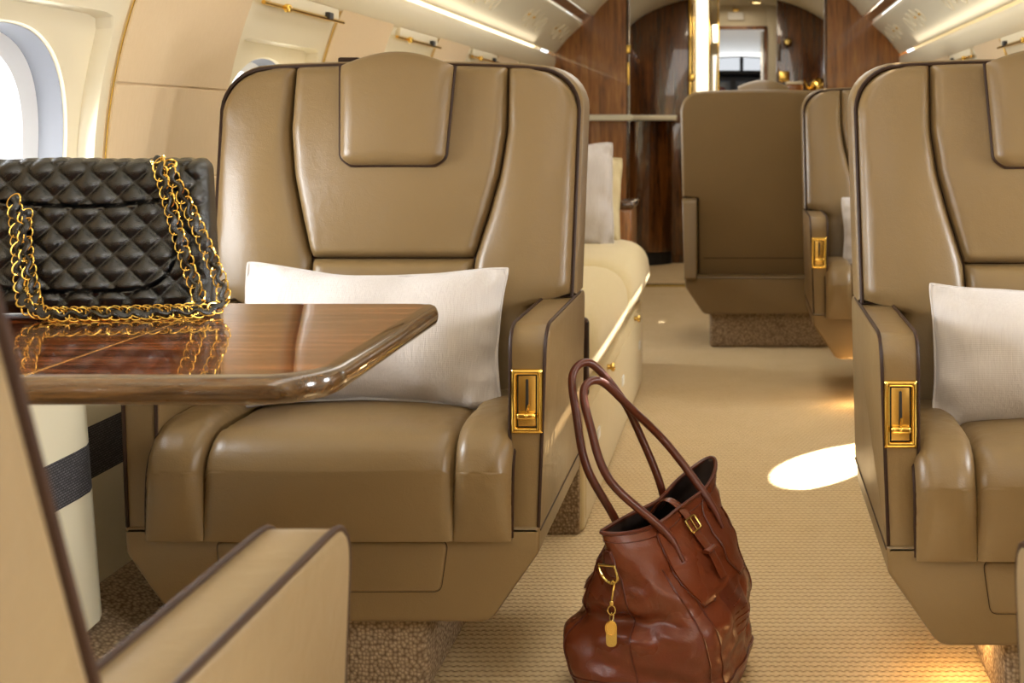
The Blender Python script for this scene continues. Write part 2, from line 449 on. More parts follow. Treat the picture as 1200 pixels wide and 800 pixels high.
    topx = np.linspace(-(HALF - CR) + 0.02, HALF - CR - 0.02, 12)
    outl = left + [(x, top_z(x) - 0.002) for x in topx] + [(-x, z) for x, z in left[::-1]]
    b = MB(); b.prism([(x * 1.008, z + (0.004 if z > ARMZ else 0)) for x, z in outl], -0.003, 0.118, 0.014, 4)
    b.v = [back(x, z, -y) for x, y, z in b.v]
    sh = b.build('back_shell', L, R)
    loop = [p for p in outl if p[1] > ARMZ]
    low = [(-0.275, 0.50), (-0.272, 0.585), (-0.288, ARMZ - 0.006), (-0.335, ARMZ + 0.006)]
    full = smooth_path([(x, z) for x, z in low], 4)[:-1] + loop + [(-x, z) for x, z in smooth_path(low, 4)[:-1][::-1]]
    b = MB(); b.tube([back(x * 0.988, z - 0.004 * max(0, (z - 0.9) / 0.18), 0.008) for x, z in full], 0.0042, 7); b.build('back_piping', Pp, sh)
    rear = [p for p in outl]
    b = MB(); b.tube([back(x * 0.965, z - (0.010 if z > 1.0 else 0), -0.112) for x, z in rear], 0.0042, 6); b.build('rear_piping', Pp, sh)
    b = MB(); b.tube([back(x, 0.375, -0.1175) for x in np.linspace(-0.262, 0.262, 8)], 0.002, 5); b.build('rear_seam', Pp, sh)
    # ---- upholstered panels of the back
    def patch(name, xl, xr, zb, zt, h, dome, er=0.035, nu=26, nv=44, wr=0.0016, d0=0.0):
        b = MB(); P = []
        us = [(1 - math.cos(PI * i / nu)) / 2 for i in range(nu + 1)]; vs = [(1 - math.cos(PI * j / nv)) / 2 for j in range(nv + 1)]
        for s_ in us:
            row = []
            for t_ in vs:
                zb_ = zb; x0, x1 = xl(lerp(zb, zt(0), t_)), xr(lerp(zb, zt(0), t_))
                x = lerp(x0, x1, s_); z = lerp(zb_, zt(x), t_)
                ds = min(s_, 1 - s_) * abs(x1 - x0); dt = min(t_, 1 - t_) * (zt(x) - zb_)
                e = rnd(ds, er) * rnd(dt, er)
                d = d0 + h * e + dome * math.sin(PI * s_) * math.sin(PI * t_)
                nr = max(0.0, 1 - ds / 0.05)
                d += (wob((x * 1.0, z * 3.2, 1.7), 26, 0.0034) * nr + wob((x, z, 4.2), 9, wr)) * e
                row.append(back(x, z, d))
            P.append(row)
        b.grid(P)
        return b.build(name, L, R, sharp=75)
    seam = lambda z: interp(z, SEAM_Z, SEAM_X)
    gp = 0.0002
    for sd in (-1, 1):
        if sd < 0: patch('back_wing', lambda z: -outer_x(z) + 0.006, lambda z: -seam(z) - gp, 0.40, lambda x: top_z(x) - 0.006, 0.030, 0.014, 0.020)
        else: patch('back_wing', lambda z: seam(z) + gp, lambda z: outer_x(z) - 0.006, 0.40, lambda x: top_z(x) - 0.006, 0.030, 0.014, 0.020)
    patch('back_cushion', lambda z: -seam(z) + gp, lambda z: seam(z) - gp, 0.7068, lambda x: top_z(x) - 0.006, 0.032, 0.014, 0.018)
    patch('lumbar_cushion', lambda z: -seam(z) + gp, lambda z: seam(z) - gp, 0.40, lambda x: 0.7062, 0.032, 0.018, 0.018, nv=30)
    b = MB(); b.tube([back(seam(z), z, 0.004) for z in np.linspace(0.42, 1.075, 30)], 0.003, 5); b.tube([back(-seam(z), z, 0.004) for z in np.linspace(0.42, 1.075, 30)], 0.003, 5)
    b.tube([back(x, 0.7065, 0.004) for x in np.linspace(-0.153, 0.153, 12)], 0.003, 5); b.build('seam_gap', Pp, R)
    # ---- headrest
    hz0, hz1 = 0.885, 1.070 + head_z
    def hx(z): return lerp(0.100, 0.111, (z - hz0) / (hz1 - hz0)) - 0.020 * max(0, 1 - (z - hz0) / 0.020) ** 2
    def htop(x): return hz1 + 0.036 * math.cos(PI / 2 * x / 0.128)
    b = MB(); P = []; nu, nv = 24, 34
    prof = []
    for i in range(nu + 1):
        s_ = (1 - math.cos(PI * i / nu)) / 2; row = []
        for j in range(nv + 1):
            t_ = (1 - math.cos(PI * j / nv)) / 2
            zz = lerp(hz0, hz1, t_); x = lerp(-hx(zz), hx(zz), s_); z = lerp(hz0, htop(x), t_)
            e = rnd(min(s_, 1 - s_) * 0.21, 0.028) * rnd(t_ * 0.2, 0.028)
            e2 = rnd((1 - t_) * 0.2, 0.03)
            d = 0.046 + (0.024 * e + 0.008 * math.sin(PI * s_) * math.sin(PI * t_)) * (0.25 + 0.75 * e2)
            row.append(back(x, z, d + wob((x, z, 7), 14, 0.0012)))
        P.append(row)
    # wrap the rest over the top of the back
    for row in P:
        x, y, z = row[-1]
        for q in range(1, 5):
            a = PI / 2 * q / 4; row.append((x, y + 0.075 * math.sin(a), z - 0.012 * (1 - math.cos(a)) * 1.5))
        row.append((x, y + 0.095, z - 0.05))
    b.grid(P)
    for i in (0, nu):
        pass
    edge = [P[0][j] for j in range(nv, -1, -1)] + [P[i][0] for i in range(1, nu)] + [P[nu][j] for j in range(nv + 1)]
    # side walls down to the back plane
    fullloop = edge
    wall = [[p, (p[0], p[1] + 0.035, p[2])] for p in fullloop]; b.grid(wall)
    for row in (P[0], P[-1]):
        b.grid([[p, (p[0] * 0.98, min(p[1] + 0.03, row[-1][1]), p[2] - 0.03)] for p in row[nv:]])
    hr = b.build('headrest', L, R, sharp=75)
    b = MB(); b.tube(edge, 0.0040, 7); b.build('headrest_piping', Pp, hr)
    if tab:
        b = MB(); b.rbox((0, 0, 0), (0.042, 0.05, 0.012), 0.004, (2, 2, 2)); b.v = [(x - 0.128, y + 0.52, z + 1.094) for x, y, z in b.v]; b.build('headrest_tab', Pp, sh)
    return R

CAB = -0.08                      # cabin centre line
S1 = make_seat('tan leather armchair behind the wooden table, white pillow on it', (-0.670, 2.10, 0), 0.0, 1, tab=True)
S2 = make_seat('tan leather armchair right of the brown tote bag, white pillow on its seat', (0.567, 2.005, 0), 0.0, -1)
S3 = make_seat('tan leather armchair with brass latch facing us behind the right-hand pillow chair', (0.588, 4.45, 0), 0.0, -1)
S4 = make_seat('tan leather armchair in the distance turned with its plain back towards us', (0.095, 6.03, 0), PI, 1, pedestal=(-0.03, 0.265), head_z=0.03)
S5 = make_seat('blurred tan armchair back and arm cut off at the lower left corner', (-0.680, 1.08, 0), PI, -1, recline=0.45, back_y=0.409, leather_key='leather_pale')
S6 = make_seat('tan armchair of which only a piped arm end shows at the lower right edge', (0.573, 1.04, 0), PI, 1, recline=0.45, back_y=0.415, leather_key='leather_pale')

S3.scale = (1, 1, 1.02); S4.scale = (1, 1, 1.025)
# ------------------------------------------------------------------ cabin shell
RAD, ZC = 1.10, 0.85
YA, YF = -2.2, 7.32              # aft end behind the camera, forward bulkhead
VB, VT = 1.273, 1.362            # valance bottom and top
BAYS = [2.06 + 1.12 * k for k in range(-3, 5)]
BH = 0.30                        # half width of a window bay
def wx(side, z, ins=0.0):
    w = math.sqrt(RAD ** 2 - (max(z, 0.62) - ZC) ** 2) - 0.035 * max(0.0, (0.62 - z) / 0.46)   # upright below the window ledge
    return CAB + side * (w - ins)

def st(o): o['kind'] = 'structure'; return o

# floor
b = MB(); b.grid([[(x, y, 0.0) for y in np.linspace(YA, 12.8, 40)] for x in np.linspace(-1.2, 1.05, 8)])
b.add([(-1.2, YA, -0.05), (1.05, YA, -0.05), (1.05, 12.8, -0.05), (-1.2, 12.8, -0.05)], [(0, 1, 2, 3)])
st(b.build('floor', M['carpet']))
# carpeted side plinths along both walls
for side, nm in ((-1, 'baseboard_left'), (1, 'baseboard_right')):
    b = MB(); b.grid([[(wx(side, 0.165, -0.02), y, 0.165), (wx(side, 0.165, 0.004), y, 0.163), (wx(side, 0.165, 0.13), y, 0.11), (wx(side, 0.165, 0.16), y, 0.0)] for y in np.linspace(YA, YF, 30)])
    st(b.build(nm, M['carpet_base']))

# side walls: fabric panels between the bays over a cream dado with a woven band
ZS_F = [0.60] + list(np.linspace(0.64, 0.842, 5)) + [0.8465, 0.850, 0.8535] + list(np.linspace(0.87, 1.03, 5)) + [1.0365, 1.040, 1.0435] + list(np.linspace(1.06, VB + 0.01, 6))
def seam_ins(z): return 0.005 if abs(z - 1.040) < 0.002 or abs(z - 0.850) < 0.002 else 0.0
for side, nm in ((-1, 'wall_left'), (1, 'wall_right')):
    b = MB()
    lo = [0.12, 0.165, 0.22, 0.28, 0.345]
    def dins(z): return 0.0
    Y = list(np.linspace(YA, YF, 36))
    b.grid([[(wx(side, z), y, z) for z in lo] for y in Y]); 
    b.mi = 1; b.grid([[(wx(side, z), y, z) for z in (0.345, 0.39, 0.435)] for y in Y])
    b.mi = 0; b.grid([[(wx(side, z), y, z) for z in (0.435, 0.50, 0.56, 0.60)] for y in Y])
    b.mi = 2
    edges = [YA] + [e for c in BAYS for e in (c - BH, c + BH)] + [YF]
    for k in range(0, len(edges), 2):
        y0, y1 = edges[k], edges[k + 1]
        if y1 - y0 < 0.02: continue
        ys = [y0, y0 + 0.004] + list(np.linspace(y0 + 0.02, y1 - 0.02, 4)) + [y1 - 0.004, y1]
        b.grid([[(wx(side, z, 0.012 - seam_ins(z) - (0.012 if y in (y0, y1) else (0.002 if i in (1, len(ys) - 2) else 0))), y, z) for z in ZS_F] for i, y in enumerate(ys)])
    b.mi = 3   # outer skin so no daylight leaks in above the valance
    st(b.build(nm, [M['cream_dado'], M['band'], M['wall_fabric'], M['cream']], sharp=30))
    # outboard hull behind trim (valance to roof)

# window bays
def bay_ring(cy, cz, a, bb, p, n, side, ins):
    out = []
    for k in range(n):
        t = 2 * PI * k / n; c, s = math.cos(t), math.sin(t)
        r = 1.0 / ((abs(c) / a) ** p + (abs(s) / bb) ** p) ** (1.0 / p)
        z = cz + r * s; out.append((wx(side, z, ins), cy + r * c, z))
    return out
NW = 96
wn = 0
for side in (-1, 1):
    for cy in BAYS:
        wn += 1
        b = MB()
        ow, oz = 0.235, 0.222; cz = 0.905
        r_out = bay_ring(cy, (0.60 + VB) / 2, BH + 0.002, (VB - 0.60) / 2, 60, NW, side, 0.0)
        # align angular samples of the outer rectangle with its corners is not needed: dense ring
        r1 = bay_ring(cy, 0.905, 0.2700, 0.2600, 18, NW, side, 0.0)
        r2 = bay_ring(cy, 0.905, 0.2685, 0.2585, 18, NW, side, -0.003)
        r3 = bay_ring(cy, 0.905, 0.2660, 0.2560, 18, NW, side, -0.030)
        r4 = bay_ring(cy, cz, ow + 0.014, oz + 0.014, 2.2, NW, side, -0.032)
        r5 = bay_ring(cy, cz, ow + 0.004, oz + 0.004, 2.2, NW, side, -0.034)
        r6 = bay_ring(cy, cz, ow, oz, 2.2, NW, side, -0.040)
        r_b = bay_ring(cy, (0.60 + VB) / 2, BH + 0.03, (VB - 0.60) / 2 + 0.03, 60, NW, side, -0.012)
        b.grid([r_b, r_out, r1, r2, r3, r4, r5, r6], closev=True)
        # full skirt so the corners of the bay are closed behind the ring
        w = st(b.build('window_%d' % wn, M['cream'], sharp=24))
        b = MB()
        g1 = bay_ring(cy, cz, ow - 0.000, oz - 0.000, 2.2, NW, side, -0.039)
        g2 = bay_ring(cy, cz, ow - 0.006, oz - 0.006, 2.2, NW, side, -0.080)
        g3 = bay_ring(cy, cz, ow - 0.030, oz - 0.030, 2.2, NW, side, -0.095)
        g4 = bay_ring(cy, cz, ow - 0.034, oz - 0.034, 2.2, NW, side, -0.125)
        b.grid([g1, g2], closev=True); b.mi = 1; b.grid([g2, g3, g4], closev=True); b.build('window_seal', [M['grey_ring'], M['pale_ring']], w, sharp=35)
        b = MB(); b.fan(bay_ring(cy, cz, ow - 0.031, oz - 0.031, 2.2, NW, side, -0.110)); b.build('window_pane', M['glass'], w)
        # thin gold edging of the bay
        b = MB()
        for yy in (cy - BH, cy + BH): b.tube([(wx(side, z, 0.006), yy, z) for z in np.linspace(0.602, VB, 14)], 0.0016, 6)
        b.build('gold_edging', M['gold'], w)

# retracted shade rails in gold under the valance
for side in (-1, 1):
    for k, cy in enumerate(BAYS):
        if cy < 1.5: continue
        word = 'left' if side < 0 else 'right'
        nth = ['nearest', 'second', 'third', 'fourth', 'farthest'][k - 3]
        r = empty('window_shade', (wx(side, 1.235), cy, 1.235))
        tag(r, ('window shade with added unseen sun-blocking cream blind, %s along the %s cabin wall' if (side > 0 and k in (4, 6)) else 'cream retracted window shade with gold rail, %s along the %s cabin wall') % (nth, word), 'window shade', 'window shades under the overhead valances')
        x0 = -side * 0.020
        dx = wx(side, 1.262) - wx(side, 1.235)
        b = MB(); b.tube([(x0 + dx, y, 0.006) for y in np.linspace(-BH + 0.012, BH - 0.012, 6)], 0.0052, 8); b.build('rail', M['gold'], r)
        b = MB(); b.rbox((x0 + dx - side * 0.008, -0.155, 0.004), (0.016, 0.022, 0.02), 0.006, (2, 2, 2)); b.build('pull_knob', M['gold'], r)
        b = MB(); b.rbox((x0 + dx + side * 0.012, 0.02, 0.026), (0.016, 0.50, 0.030), 0.005, (2, 2, 2)); b.build('shade_cassette', M['cream'], r)
        b = MB(); b.rbox((x0 + dx, 0.17, 0.014), (0.016, 0.035, 0.018), 0.003, (2, 2, 2)); b.build('rail_clip', M['dark'], r)

        if side > 0 and k in (4, 6):  # pleated sheet added out of view to block sun through these windows
            L0 = Vector(r.location); b = MB()
            b.grid([[Vector((wx(side, z, -0.006 + 0.004 * (q % 2)), y, z)) - L0 for q, z in enumerate(np.linspace(0.63, 1.24, 41))] for y in np.linspace(cy - 0.27, cy + 0.27, 6)])
            b.build('sun_block_blind', M['cream'], r, smooth=False)
# valances with the cove light strip, overhead service panels, brown joint rail, ceiling
for side, word, n in ((-1, 'left', 1), (1, 'right', 2)):
    X = lambda w: CAB + side * w
    b = MB()
    Y = np.linspace(YA, YF, 34)
    sec = [(1.045, VB + 0.004), (1.012, VB), (0.998, VB + 0.006), (0.985, VB + 0.045), (0.982, VB + 0.075), (0.988, VT), (1.02, VT + 0.004)]
    b.grid([[(X(w), y, z) for w, z in sec] for y in Y])
    st(b.build('trim_%d' % n, M['cream'], sharp=50))
    b = MB(); b.grid([[(X(w), y, z) for w, z in ((1.04, VT + 0.002), (0.991, VT - 0.004), (0.9875, VT - 0.010), (0.989, VT - 0.014))] for y in Y]); 
    s_ = b.build('cove_strip_light', M['strip_light']); tag(s_, 'long warm light strip glowing along the top of the %s valance' % word, 'strip light', 'cove light strips')
    # overhead service panel
    r = empty('overhead_panel', (X(0.9), 4.0, 1.45)); tag(r, 'cream overhead service panel with oval recesses above the %s row of windows' % word, 'overhead panel', 'overhead service panels')
    A = (0.985, 1.372); B_ = (0.822, 1.545)
    def pp(t, y, d=0.0):     # t along A->B, d inwards from the surface
        nx, nz = (B_[1] - A[1]), -(B_[0] - A[0]); q = math.hypot(nx, nz)
        bow = 0.010 * math.sin(PI * t)
        w = lerp(A[0], B_[0], t) - (d - bow) * nx / q * 1.0; z = lerp(A[1], B_[1], t) - (d - bow) * nz / q
        return (X(w) , y, z)
    L0 = Vector(r.location)
    b = MB(); rows = []
    ts = [0, 0.02, 0.06, 0.2, 0.4, 0.6, 0.8, 0.94, 0.98, 1.0]
    for y in np.linspace(YA, YF - 0.01, 20):
        row = [Vector(pp(0.0, y, -0.03)) - L0]
        for t in ts:
            d = 0.0 if 0.05 < t < 0.95 else (-0.002 if 0.01 < t < 0.99 else -0.008)
            row.append(Vector(pp(t, y, d)) - L0)
        row.append(Vector(pp(1.0, y, -0.03)) - L0); rows.append(row)
    b.grid(rows)
    b.fan(rows[-1]); b.build('panel_face', M['cream_ceiling'], r, sharp=50)
    for gy in (2.7, 3.85, 5.0, 6.15, 7.0):
        for q, (oy, t0, t1) in enumerate(((-0.27, 0.40, 0.68), (-0.12, 0.32, 0.74), (0.03, 0.40, 0.72), (0.18, 0.32, 0.66))):
            y = gy + oy
            if y > YF - 0.08: continue
            def ell(k, sc, d): 
                a = 2 * PI * k / 24
                return Vector(pp((t0 + t1) / 2 + (t1 - t0) / 2 * sc * math.sin(a), y + 0.040 * sc * math.cos(a), d)) - L0
            b = MB(); b.grid([[ell(k, s2, d) for k in range(24)] for s2, d in ((1.12, 0.0), (1.1, 0.004), (1.0, 0.005), (0.94, -0.004), (0.86, -0.010), (0.5, -0.013))], closev=True); b.fan([ell(k, 0.5, -0.013) for k in range(24)])
            ring = b.build('oval_recess', M['cream'], r, sharp=50)
            if q in (0, 1):
                b = MB(); cc = Vector(pp((t0 + t1) / 2 + 0.03, y, 0.003)) - L0; b.rbox(cc, (0.016, 0.012, 0.012), 0.005, (2, 2, 2)); b.build('reading_lamp', M['brass'], ring)
    # brown joint rail between panel and ceiling
    b = MB(); b.grid([[(X(w), y, z) for w, z in ((0.826, 1.556), (0.815, 1.556), (0.800, 1.575), (0.790, 1.592), (0.80, 1.61))] for y in np.linspace(YA, YF - 0.004, 20)])
    st(b.build('trim_%d' % (n + 2), M['walnut_dark']))
    # hull outboard of the trim
    b = MB(); b.grid([[(CAB + side * math.sqrt(max(0, 1.20 ** 2 - (z - ZC) ** 2)), y, z) for z in np.linspace(1.25, 1.62, 6)] for y in np.linspace(YA, YF, 8)])
    b.build('hull_lining', M['cream'], bpy.data.objects['wall_left' if side < 0 else 'wall_right'])

b = MB(); rows = []
for y in np.linspace(YA, 9.4, 20):
    row = [(CAB - 0.80, y, 1.635), (CAB - 0.787, y, 1.596), (CAB - 0.772, y, 1.592)]
    for a in np.linspace(-1, 1, 25): row.append((CAB + 0.762 * math.sin(a * PI / 2 * 0.80) / math.sin(PI / 2 * 0.80), y, 1.598 + 0.285 * (math.cos(a * PI / 2 * 0.8) - math.cos(PI / 2 * 0.8)) / (1 - math.cos(PI / 2 * 0.8))))
    row += [(CAB + 0.772, y, 1.592), (CAB + 0.787, y, 1.596), (CAB + 0.80, y, 1.635)]
    rows.append(row)
b.grid(rows); st(b.build('ceiling', M['cream_ceiling']))
# aft wall behind the camera
b = MB(); b.add([(-1.35, YA, -0.02), (1.2, YA, -0.02), (1.2, YA, 2.0), (-1.35, YA, 2.0)], [(0, 1, 2, 3)]); st(b.build('wall_back', M['cream']))

# ledge panel of the folding table: the dado stands proud of the wall here
b = MB(); rows = []
ys = [0.2, 1.0, 1.6, 1.95, 2.06, 2.10, 2.125, 2.14, 2.148]
yo = [0.05] * 5 + [0.047, 0.038, 0.020, -0.004]
zs = [0.150, 0.22, 0.30, 0.3605, 0.361, 0.40, 0.436, 0.4365, 0.50, 0.58, 0.625, 0.640, 0.642]
def led(y, o, z):
    flare = 0.09 * max(0, (0.36 - z) / 0.125) ** 2
    o2 = o + (0.02 if 0.3607 < z < 0.4363 else 0.02) - flare * 0.0 
    if z > 0.63: o2 -= 0.012 if z < 0.641 else 0.05
    return (wx(-1, z, o2), y, z)
for k in range(3):
    b.mi = (0, 1, 0)[k]; zz = (zs[0:4], zs[4:7], zs[7:])[k]
    b.grid([[led(y, o, z) for z in zz] for y, o in zip(ys, yo)])
d_ = b.build('trim_5', [M['cream_dado'], M['band']]); st(d_)
# ------------------------------------------------------------------ forward bulkhead, galley and cockpit
def hull_poly(x0, x1, inset=0.0, n=16, top=None):
    pts = []
    for x in np.linspace(x0, x1, n):
        z = ZC + math.sqrt(max(0.0, 1.16 ** 2 - (x - CAB) ** 2)); pts.append((x, min(z, 1.92)))
    return [(x0, 0.0)] + pts + [(x1, 0.0)]
b = MB(); b.prism(hull_poly(-1.16, -0.650), YF, YF + 0.06, 0.004, 2); w = b.build('wall_front_left', M['walnut_wall'], smooth=False); st(w)
b = MB(); b.box(-0.660, -0.642, YF - 0.004, YF + 0.064, 0.0, 1.9, 0.003); b.build('edge_post', M['walnut_dark'], w)
b = MB(); b.rbox((-0.646, YF - 0.008, 1.40), (0.024, 0.02, 0.05), 0.006, (2, 2, 2)); b.rbox((-0.646, YF - 0.006, 1.26), (0.014, 0.016, 0.13), 0.004, (2, 2, 2)); b.build('brass_hinge', M['gold'], w)
b = MB(); b.box(-1.00, -0.62, YF - 0.09, YF + 0.001, 0.992, 1.026, 0.008); b.build('ledge', M['cream_dado'], w)
b = MB(); b.prism(hull_poly(0.482, 1.02), YF, YF + 0.06, 0.004, 2); w = b.build('wall_front_right', M['walnut_wall'], smooth=False); st(w)
b = MB(); b.box(0.472, 0.490, YF - 0.004, YF + 0.064, 0.0, 1.9, 0.003); b.build('edge_post', M['walnut_dark'], w)
# side closures of the galley
b = MB(); b.box(-0.95, -0.90, YF + 0.06, 9.0, 0.0, 1.95); st(b.build('wall_galley_left', M['walnut_dark']))
b = MB(); b.box(0.66, 0.72, YF + 0.06, 9.0, 0.0, 1.95); st(b.build('wall_galley_right', M['walnut_dark']))
# rear galley walls either side of the doorway
b = MB(); b.box(-0.95, -0.372, 9.0, 9.08, 0.0, 1.95); w = b.build('wall_closet_left', M['walnut_dark']); st(w)
b = MB(); b.box(-0.372, -0.352, 8.975, 9.09, 0.0, 1.95); b.box(-0.345, -0.333, 8.985, 9.09, 0.0, 1.95); b.build('gold_door_trim', M['gold'], w)
b = MB(); b.rbox((-0.352, 8.965, 1.30), (0.045, 0.02, 0.05), 0.006, (2, 2, 2)); b.build('door_latch', M['gold'], w)
b = MB(); b.box(-0.95, -0.40, 8.97, 9.001, 0.06, 0.985, 0.004); b.build('closet_door', M['walnut_dark'], w)
b = MB(); b.tube([(-0.62, 8.962, z) for z in (0.28, 0.62)], 0.006, 8); b.tube([(-0.60, 8.962, z) for z in (0.72, 0.92)], 0.005, 8); b.tube([(-0.48, 8.962, z) for z in (0.72, 0.92)], 0.005, 8); b.build('door_pull', M['brass'], w)
b = MB(); b.box(0.248, 0.66, 9.0, 9.08, 0.0, 1.95); w = b.build('wall_closet_right', M['walnut_dark']); st(w)
b = MB(); b.tube([(0.262, 8.98, z) for z in (1.42, 1.47, 1.54)], 0.012, 8); b.build('steel_handle', M['steel'], w)
b = MB(); b.rbox((0.30, 8.985, 1.31), (0.075, 0.012, 0.075), 0.004, (2, 2, 2)); b.build('brass_plate', M['gold'], w)
b = MB(); b.lathe([(0.0, 0.0), (0.03, 0.0), (0.034, 0.02), (0.02, 0.05), (0.0, 0.052)], 16); b.xf(Matrix.Translation((0.325, 9.0, 1.55)) @ Matrix.Rotation(PI / 2, 4, 'X')); b.build('round_switch', M['pale_gold'], w)
# threshold
b = MB(); b.box(-0.90, 0.66, 7.66, 7.72, -0.01, 0.012, 0.004); st(b.build('trim_6', M['pale_gold']))
# counters
r = empty('galley_counter', (-0.68, 8.85, 0)); tag(r, 'dark glossy galley cabinet with pale counter edge left of the doorway', 'cabinet')
b = MB(); b.box(-0.22, 0.235, -0.12, 0.105, 1.000, 1.036, 0.008); b.build('counter_top', M['cream_dado'], r)
cur = [(-0.22, 0.085), (-0.22, -0.06)] + [(-0.05 + 0.26 * math.sin(a), 0.16 - 0.22 * math.cos(a)) for a in np.linspace(0, PI / 2.4, 8)] + [(0.20, 0.085)]
b = MB(); b.prism(cur, 0.09, 1.0, 0.004, 2, plane='xy'); b.build('body', M['walnut_dark'], r, smooth=False)
b = MB(); b.prism([(x * 0.94, y + 0.015) for x, y in cur], 0.0, 0.092, 0.002, 2, plane='xy'); b.build('toe_kick', M['black'], r, smooth=False)
r = empty('drinks_counter', (0.46, 8.88, 0)); tag(r, 'walnut drinks counter right of the doorway holding gold kettle', 'cabinet')
b = MB(); b.box(-0.205, 0.19, -0.10, 0.10, 1.165, 1.19, 0.006); b.build('counter_top', M['brass'], r)
b = MB(); b.box(-0.20, 0.19, -0.085, 0.10, 0.0, 1.166, 0.006); b.build('body', M['walnut_wall'], r)
b = MB(); b.box(-0.185, 0.175, -0.095, -0.08, 0.1, 1.10, 0.004); b.build('door', M['walnut_dark'], r)
r = empty('kettle', (0.535, 8.86, 1.19)); tag(r, 'small gold kettle on the counter right of the doorway', 'kettle')
b = MB(); b.lathe([(0.02, 0), (0.05, 0.0), (0.058, 0.03), (0.055, 0.07), (0.03, 0.10), (0.0, 0.108)], 20); b.build('body', M['gold'], r)
b = MB(); b.tube(smooth_path([(-0.055, 0, 0.03), (-0.09, 0, 0.06), (-0.10, 0, 0.10)], 5), 0.009, 8); b.build('spout', M['gold'], r)
b = MB(); b.tube(smooth_path([(0.05, 0, 0.08), (0.085, 0, 0.09), (0.085, 0, 0.04), (0.055, 0, 0.025)], 5), 0.006, 8); b.build('handle', M['dark'], r)
r = empty('serving_tray', (0.365, 8.86, 1.19)); tag(r, 'low cream serving box beside the gold kettle', 'box')
b = MB(); b.rbox((0, 0, 0.03), (0.11, 0.10, 0.06), 0.008, (2, 2, 2)); b.build('body', M['walnut_wall'], r)
b = MB(); b.rbox((0, 0, 0.069), (0.118, 0.108, 0.018), 0.006, (2, 2, 2)); b.build('lid', M['cream'], r)

# doorway passage
b = MB(); b.box(-0.46, -0.385, 9.08, 10.0, 0.0, 1.95); st(b.build('wall_passage_left', M['cream']))
b = MB(); b.box(0.255, 0.33, 9.08, 10.0, 0.0, 1.95); st(b.build('wall_passage_right', M['walnut_dark']))
b = MB(); b.box(-0.46, 0.33, 8.99, 12.6, 1.90, 1.96); st(b.build('ceiling_passage', M['cream_ceiling']))
r = empty('tube_light', (-0.281, 9.16, 0.0)); tag(r, 'tall bright vertical light fixture at the left of the doorway', 'light')
b = MB(); b.rbox((0, 0, 1.40), (0.088, 0.04, 0.99), 0.012, (3, 3, 8)); b.build('diffuser', M['tube_light'], r)
b = MB(); b.box(-0.052, 0.052, 0.015, 0.045, 0.86, 1.92, 0.004); b.build('backplate', M['gold'], r)
r = empty('mirror_panel', (-0.205, 9.22, 0)); tag(r, 'narrow mirror panel beside the tall doorway light', 'mirror')
b = MB(); b.box(-0.03, 0.035, 0.0, 0.02, 0.0, 1.90, 0.003); b.build('glass', M['mirror'], r)
b = MB(); b.box(0.033, 0.043, -0.006, 0.026, 0.0, 1.90, 0.002); b.build('gold_edge', M['gold'], r)
# inner partition with its opening
b = MB(); b.box(-0.40, -0.19, 10.0, 10.06, 0.0, 1.90); b.box(0.192, 0.33, 10.0, 10.06, 0.0, 1.90); b.box(-0.19, 0.192, 10.0, 10.06, 1.735, 1.90); w = b.build('wall_inner', M['cream']); st(w)
b = MB(); b.box(-0.20, 0.20, 9.985, 10.0, 1.715, 1.742, 0.003); b.box(0.175, 0.20, 9.985, 10.0, 0.0, 1.74, 0.003); b.build('walnut_header', M['walnut_wall'], w)
b = MB(); b.box(0.148, 0.176, 9.975, 10.02, 0.0, 1.70, 0.004); b.build('steel_jamb', M['steel'], w)
r = empty('door_sign_box', (-0.045, 9.985, 1.82)); tag(r, 'small white box over the inner doorway', 'sign box')
b = MB(); b.rbox((0, 0, 0), (0.125, 0.03, 0.065), 0.006, (2, 2, 2)); b.build('housing', M['white_plastic'], r)
b = MB(); b.rbox((0, 0, 0.045), (0.05, 0.025, 0.03), 0.006, (2, 2, 2)); b.build('bracket', M['brass'], r)
for x, y, lb in ((0.115, 9.66, 'nearer round warm ceiling spotlight in the passage'), (0.035, 9.25, 'round warm ceiling spotlight just above the doorway top')):
    r = empty('ceiling_spotlight', (x, y, 1.90)); tag(r, lb, 'ceiling light', 'passage ceiling spotlights')
    b = MB(); b.lathe([(0.0, -0.004), (0.035, -0.004), (0.048, -0.010), (0.052, 0.0)], 20); b.build('ring', M['gold'], r)
    b = MB(); b.lathe([(0.0, -0.010), (0.03, -0.010), (0.036, -0.004), (0.036, 0.0)], 20); b.build('lens', M['spot_lamp'], r)
# flight deck
b = MB(); rows = []
for y, zt in ((10.06, 1.90), (10.6, 1.86), (11.2, 1.80), (11.8, 1.72), (12.25, 1.62)):
    rows.append([(-0.02 + 0.75 * math.sin(a), y, zt - 0.32 * (1 - math.cos(a))) for a in np.linspace(-PI / 2, PI / 2, 20)])
b.grid(rows); st(b.build('ceiling_flight_deck', M['white_plastic']))
b = MB(); b.box(-0.85, -0.78, 10.06, 12.6, 0, 1.7); st(b.build('wall_flight_deck_left', M['cream']))
b = MB(); b.box(0.72, 0.79, 10.06, 12.6, 0, 1.7); st(b.build('wall_flight_deck_right', M['cream']))
b = MB(); b.box(-0.85, 0.79, 12.5, 12.56, 0.0, 1.38); w = b.build('wall_nose', M['dark']); st(w)
b = MB()
for x in (-0.80, -0.42, 0.0, 0.40, 0.76): b.tube([(x, 12.5, 1.36), (x * 0.95, 12.28, 1.64)], 0.018, 8)
b.build('windscreen_post', M['dark'], w)
b = MB(); b.add([(-0.80, 12.5, 1.36), (0.76, 12.5, 1.36), (0.72, 12.28, 1.64), (-0.76, 12.28, 1.64)], [(0, 1, 2, 3)]); b.build('windscreen_pane', M['tinted_glass'], w)
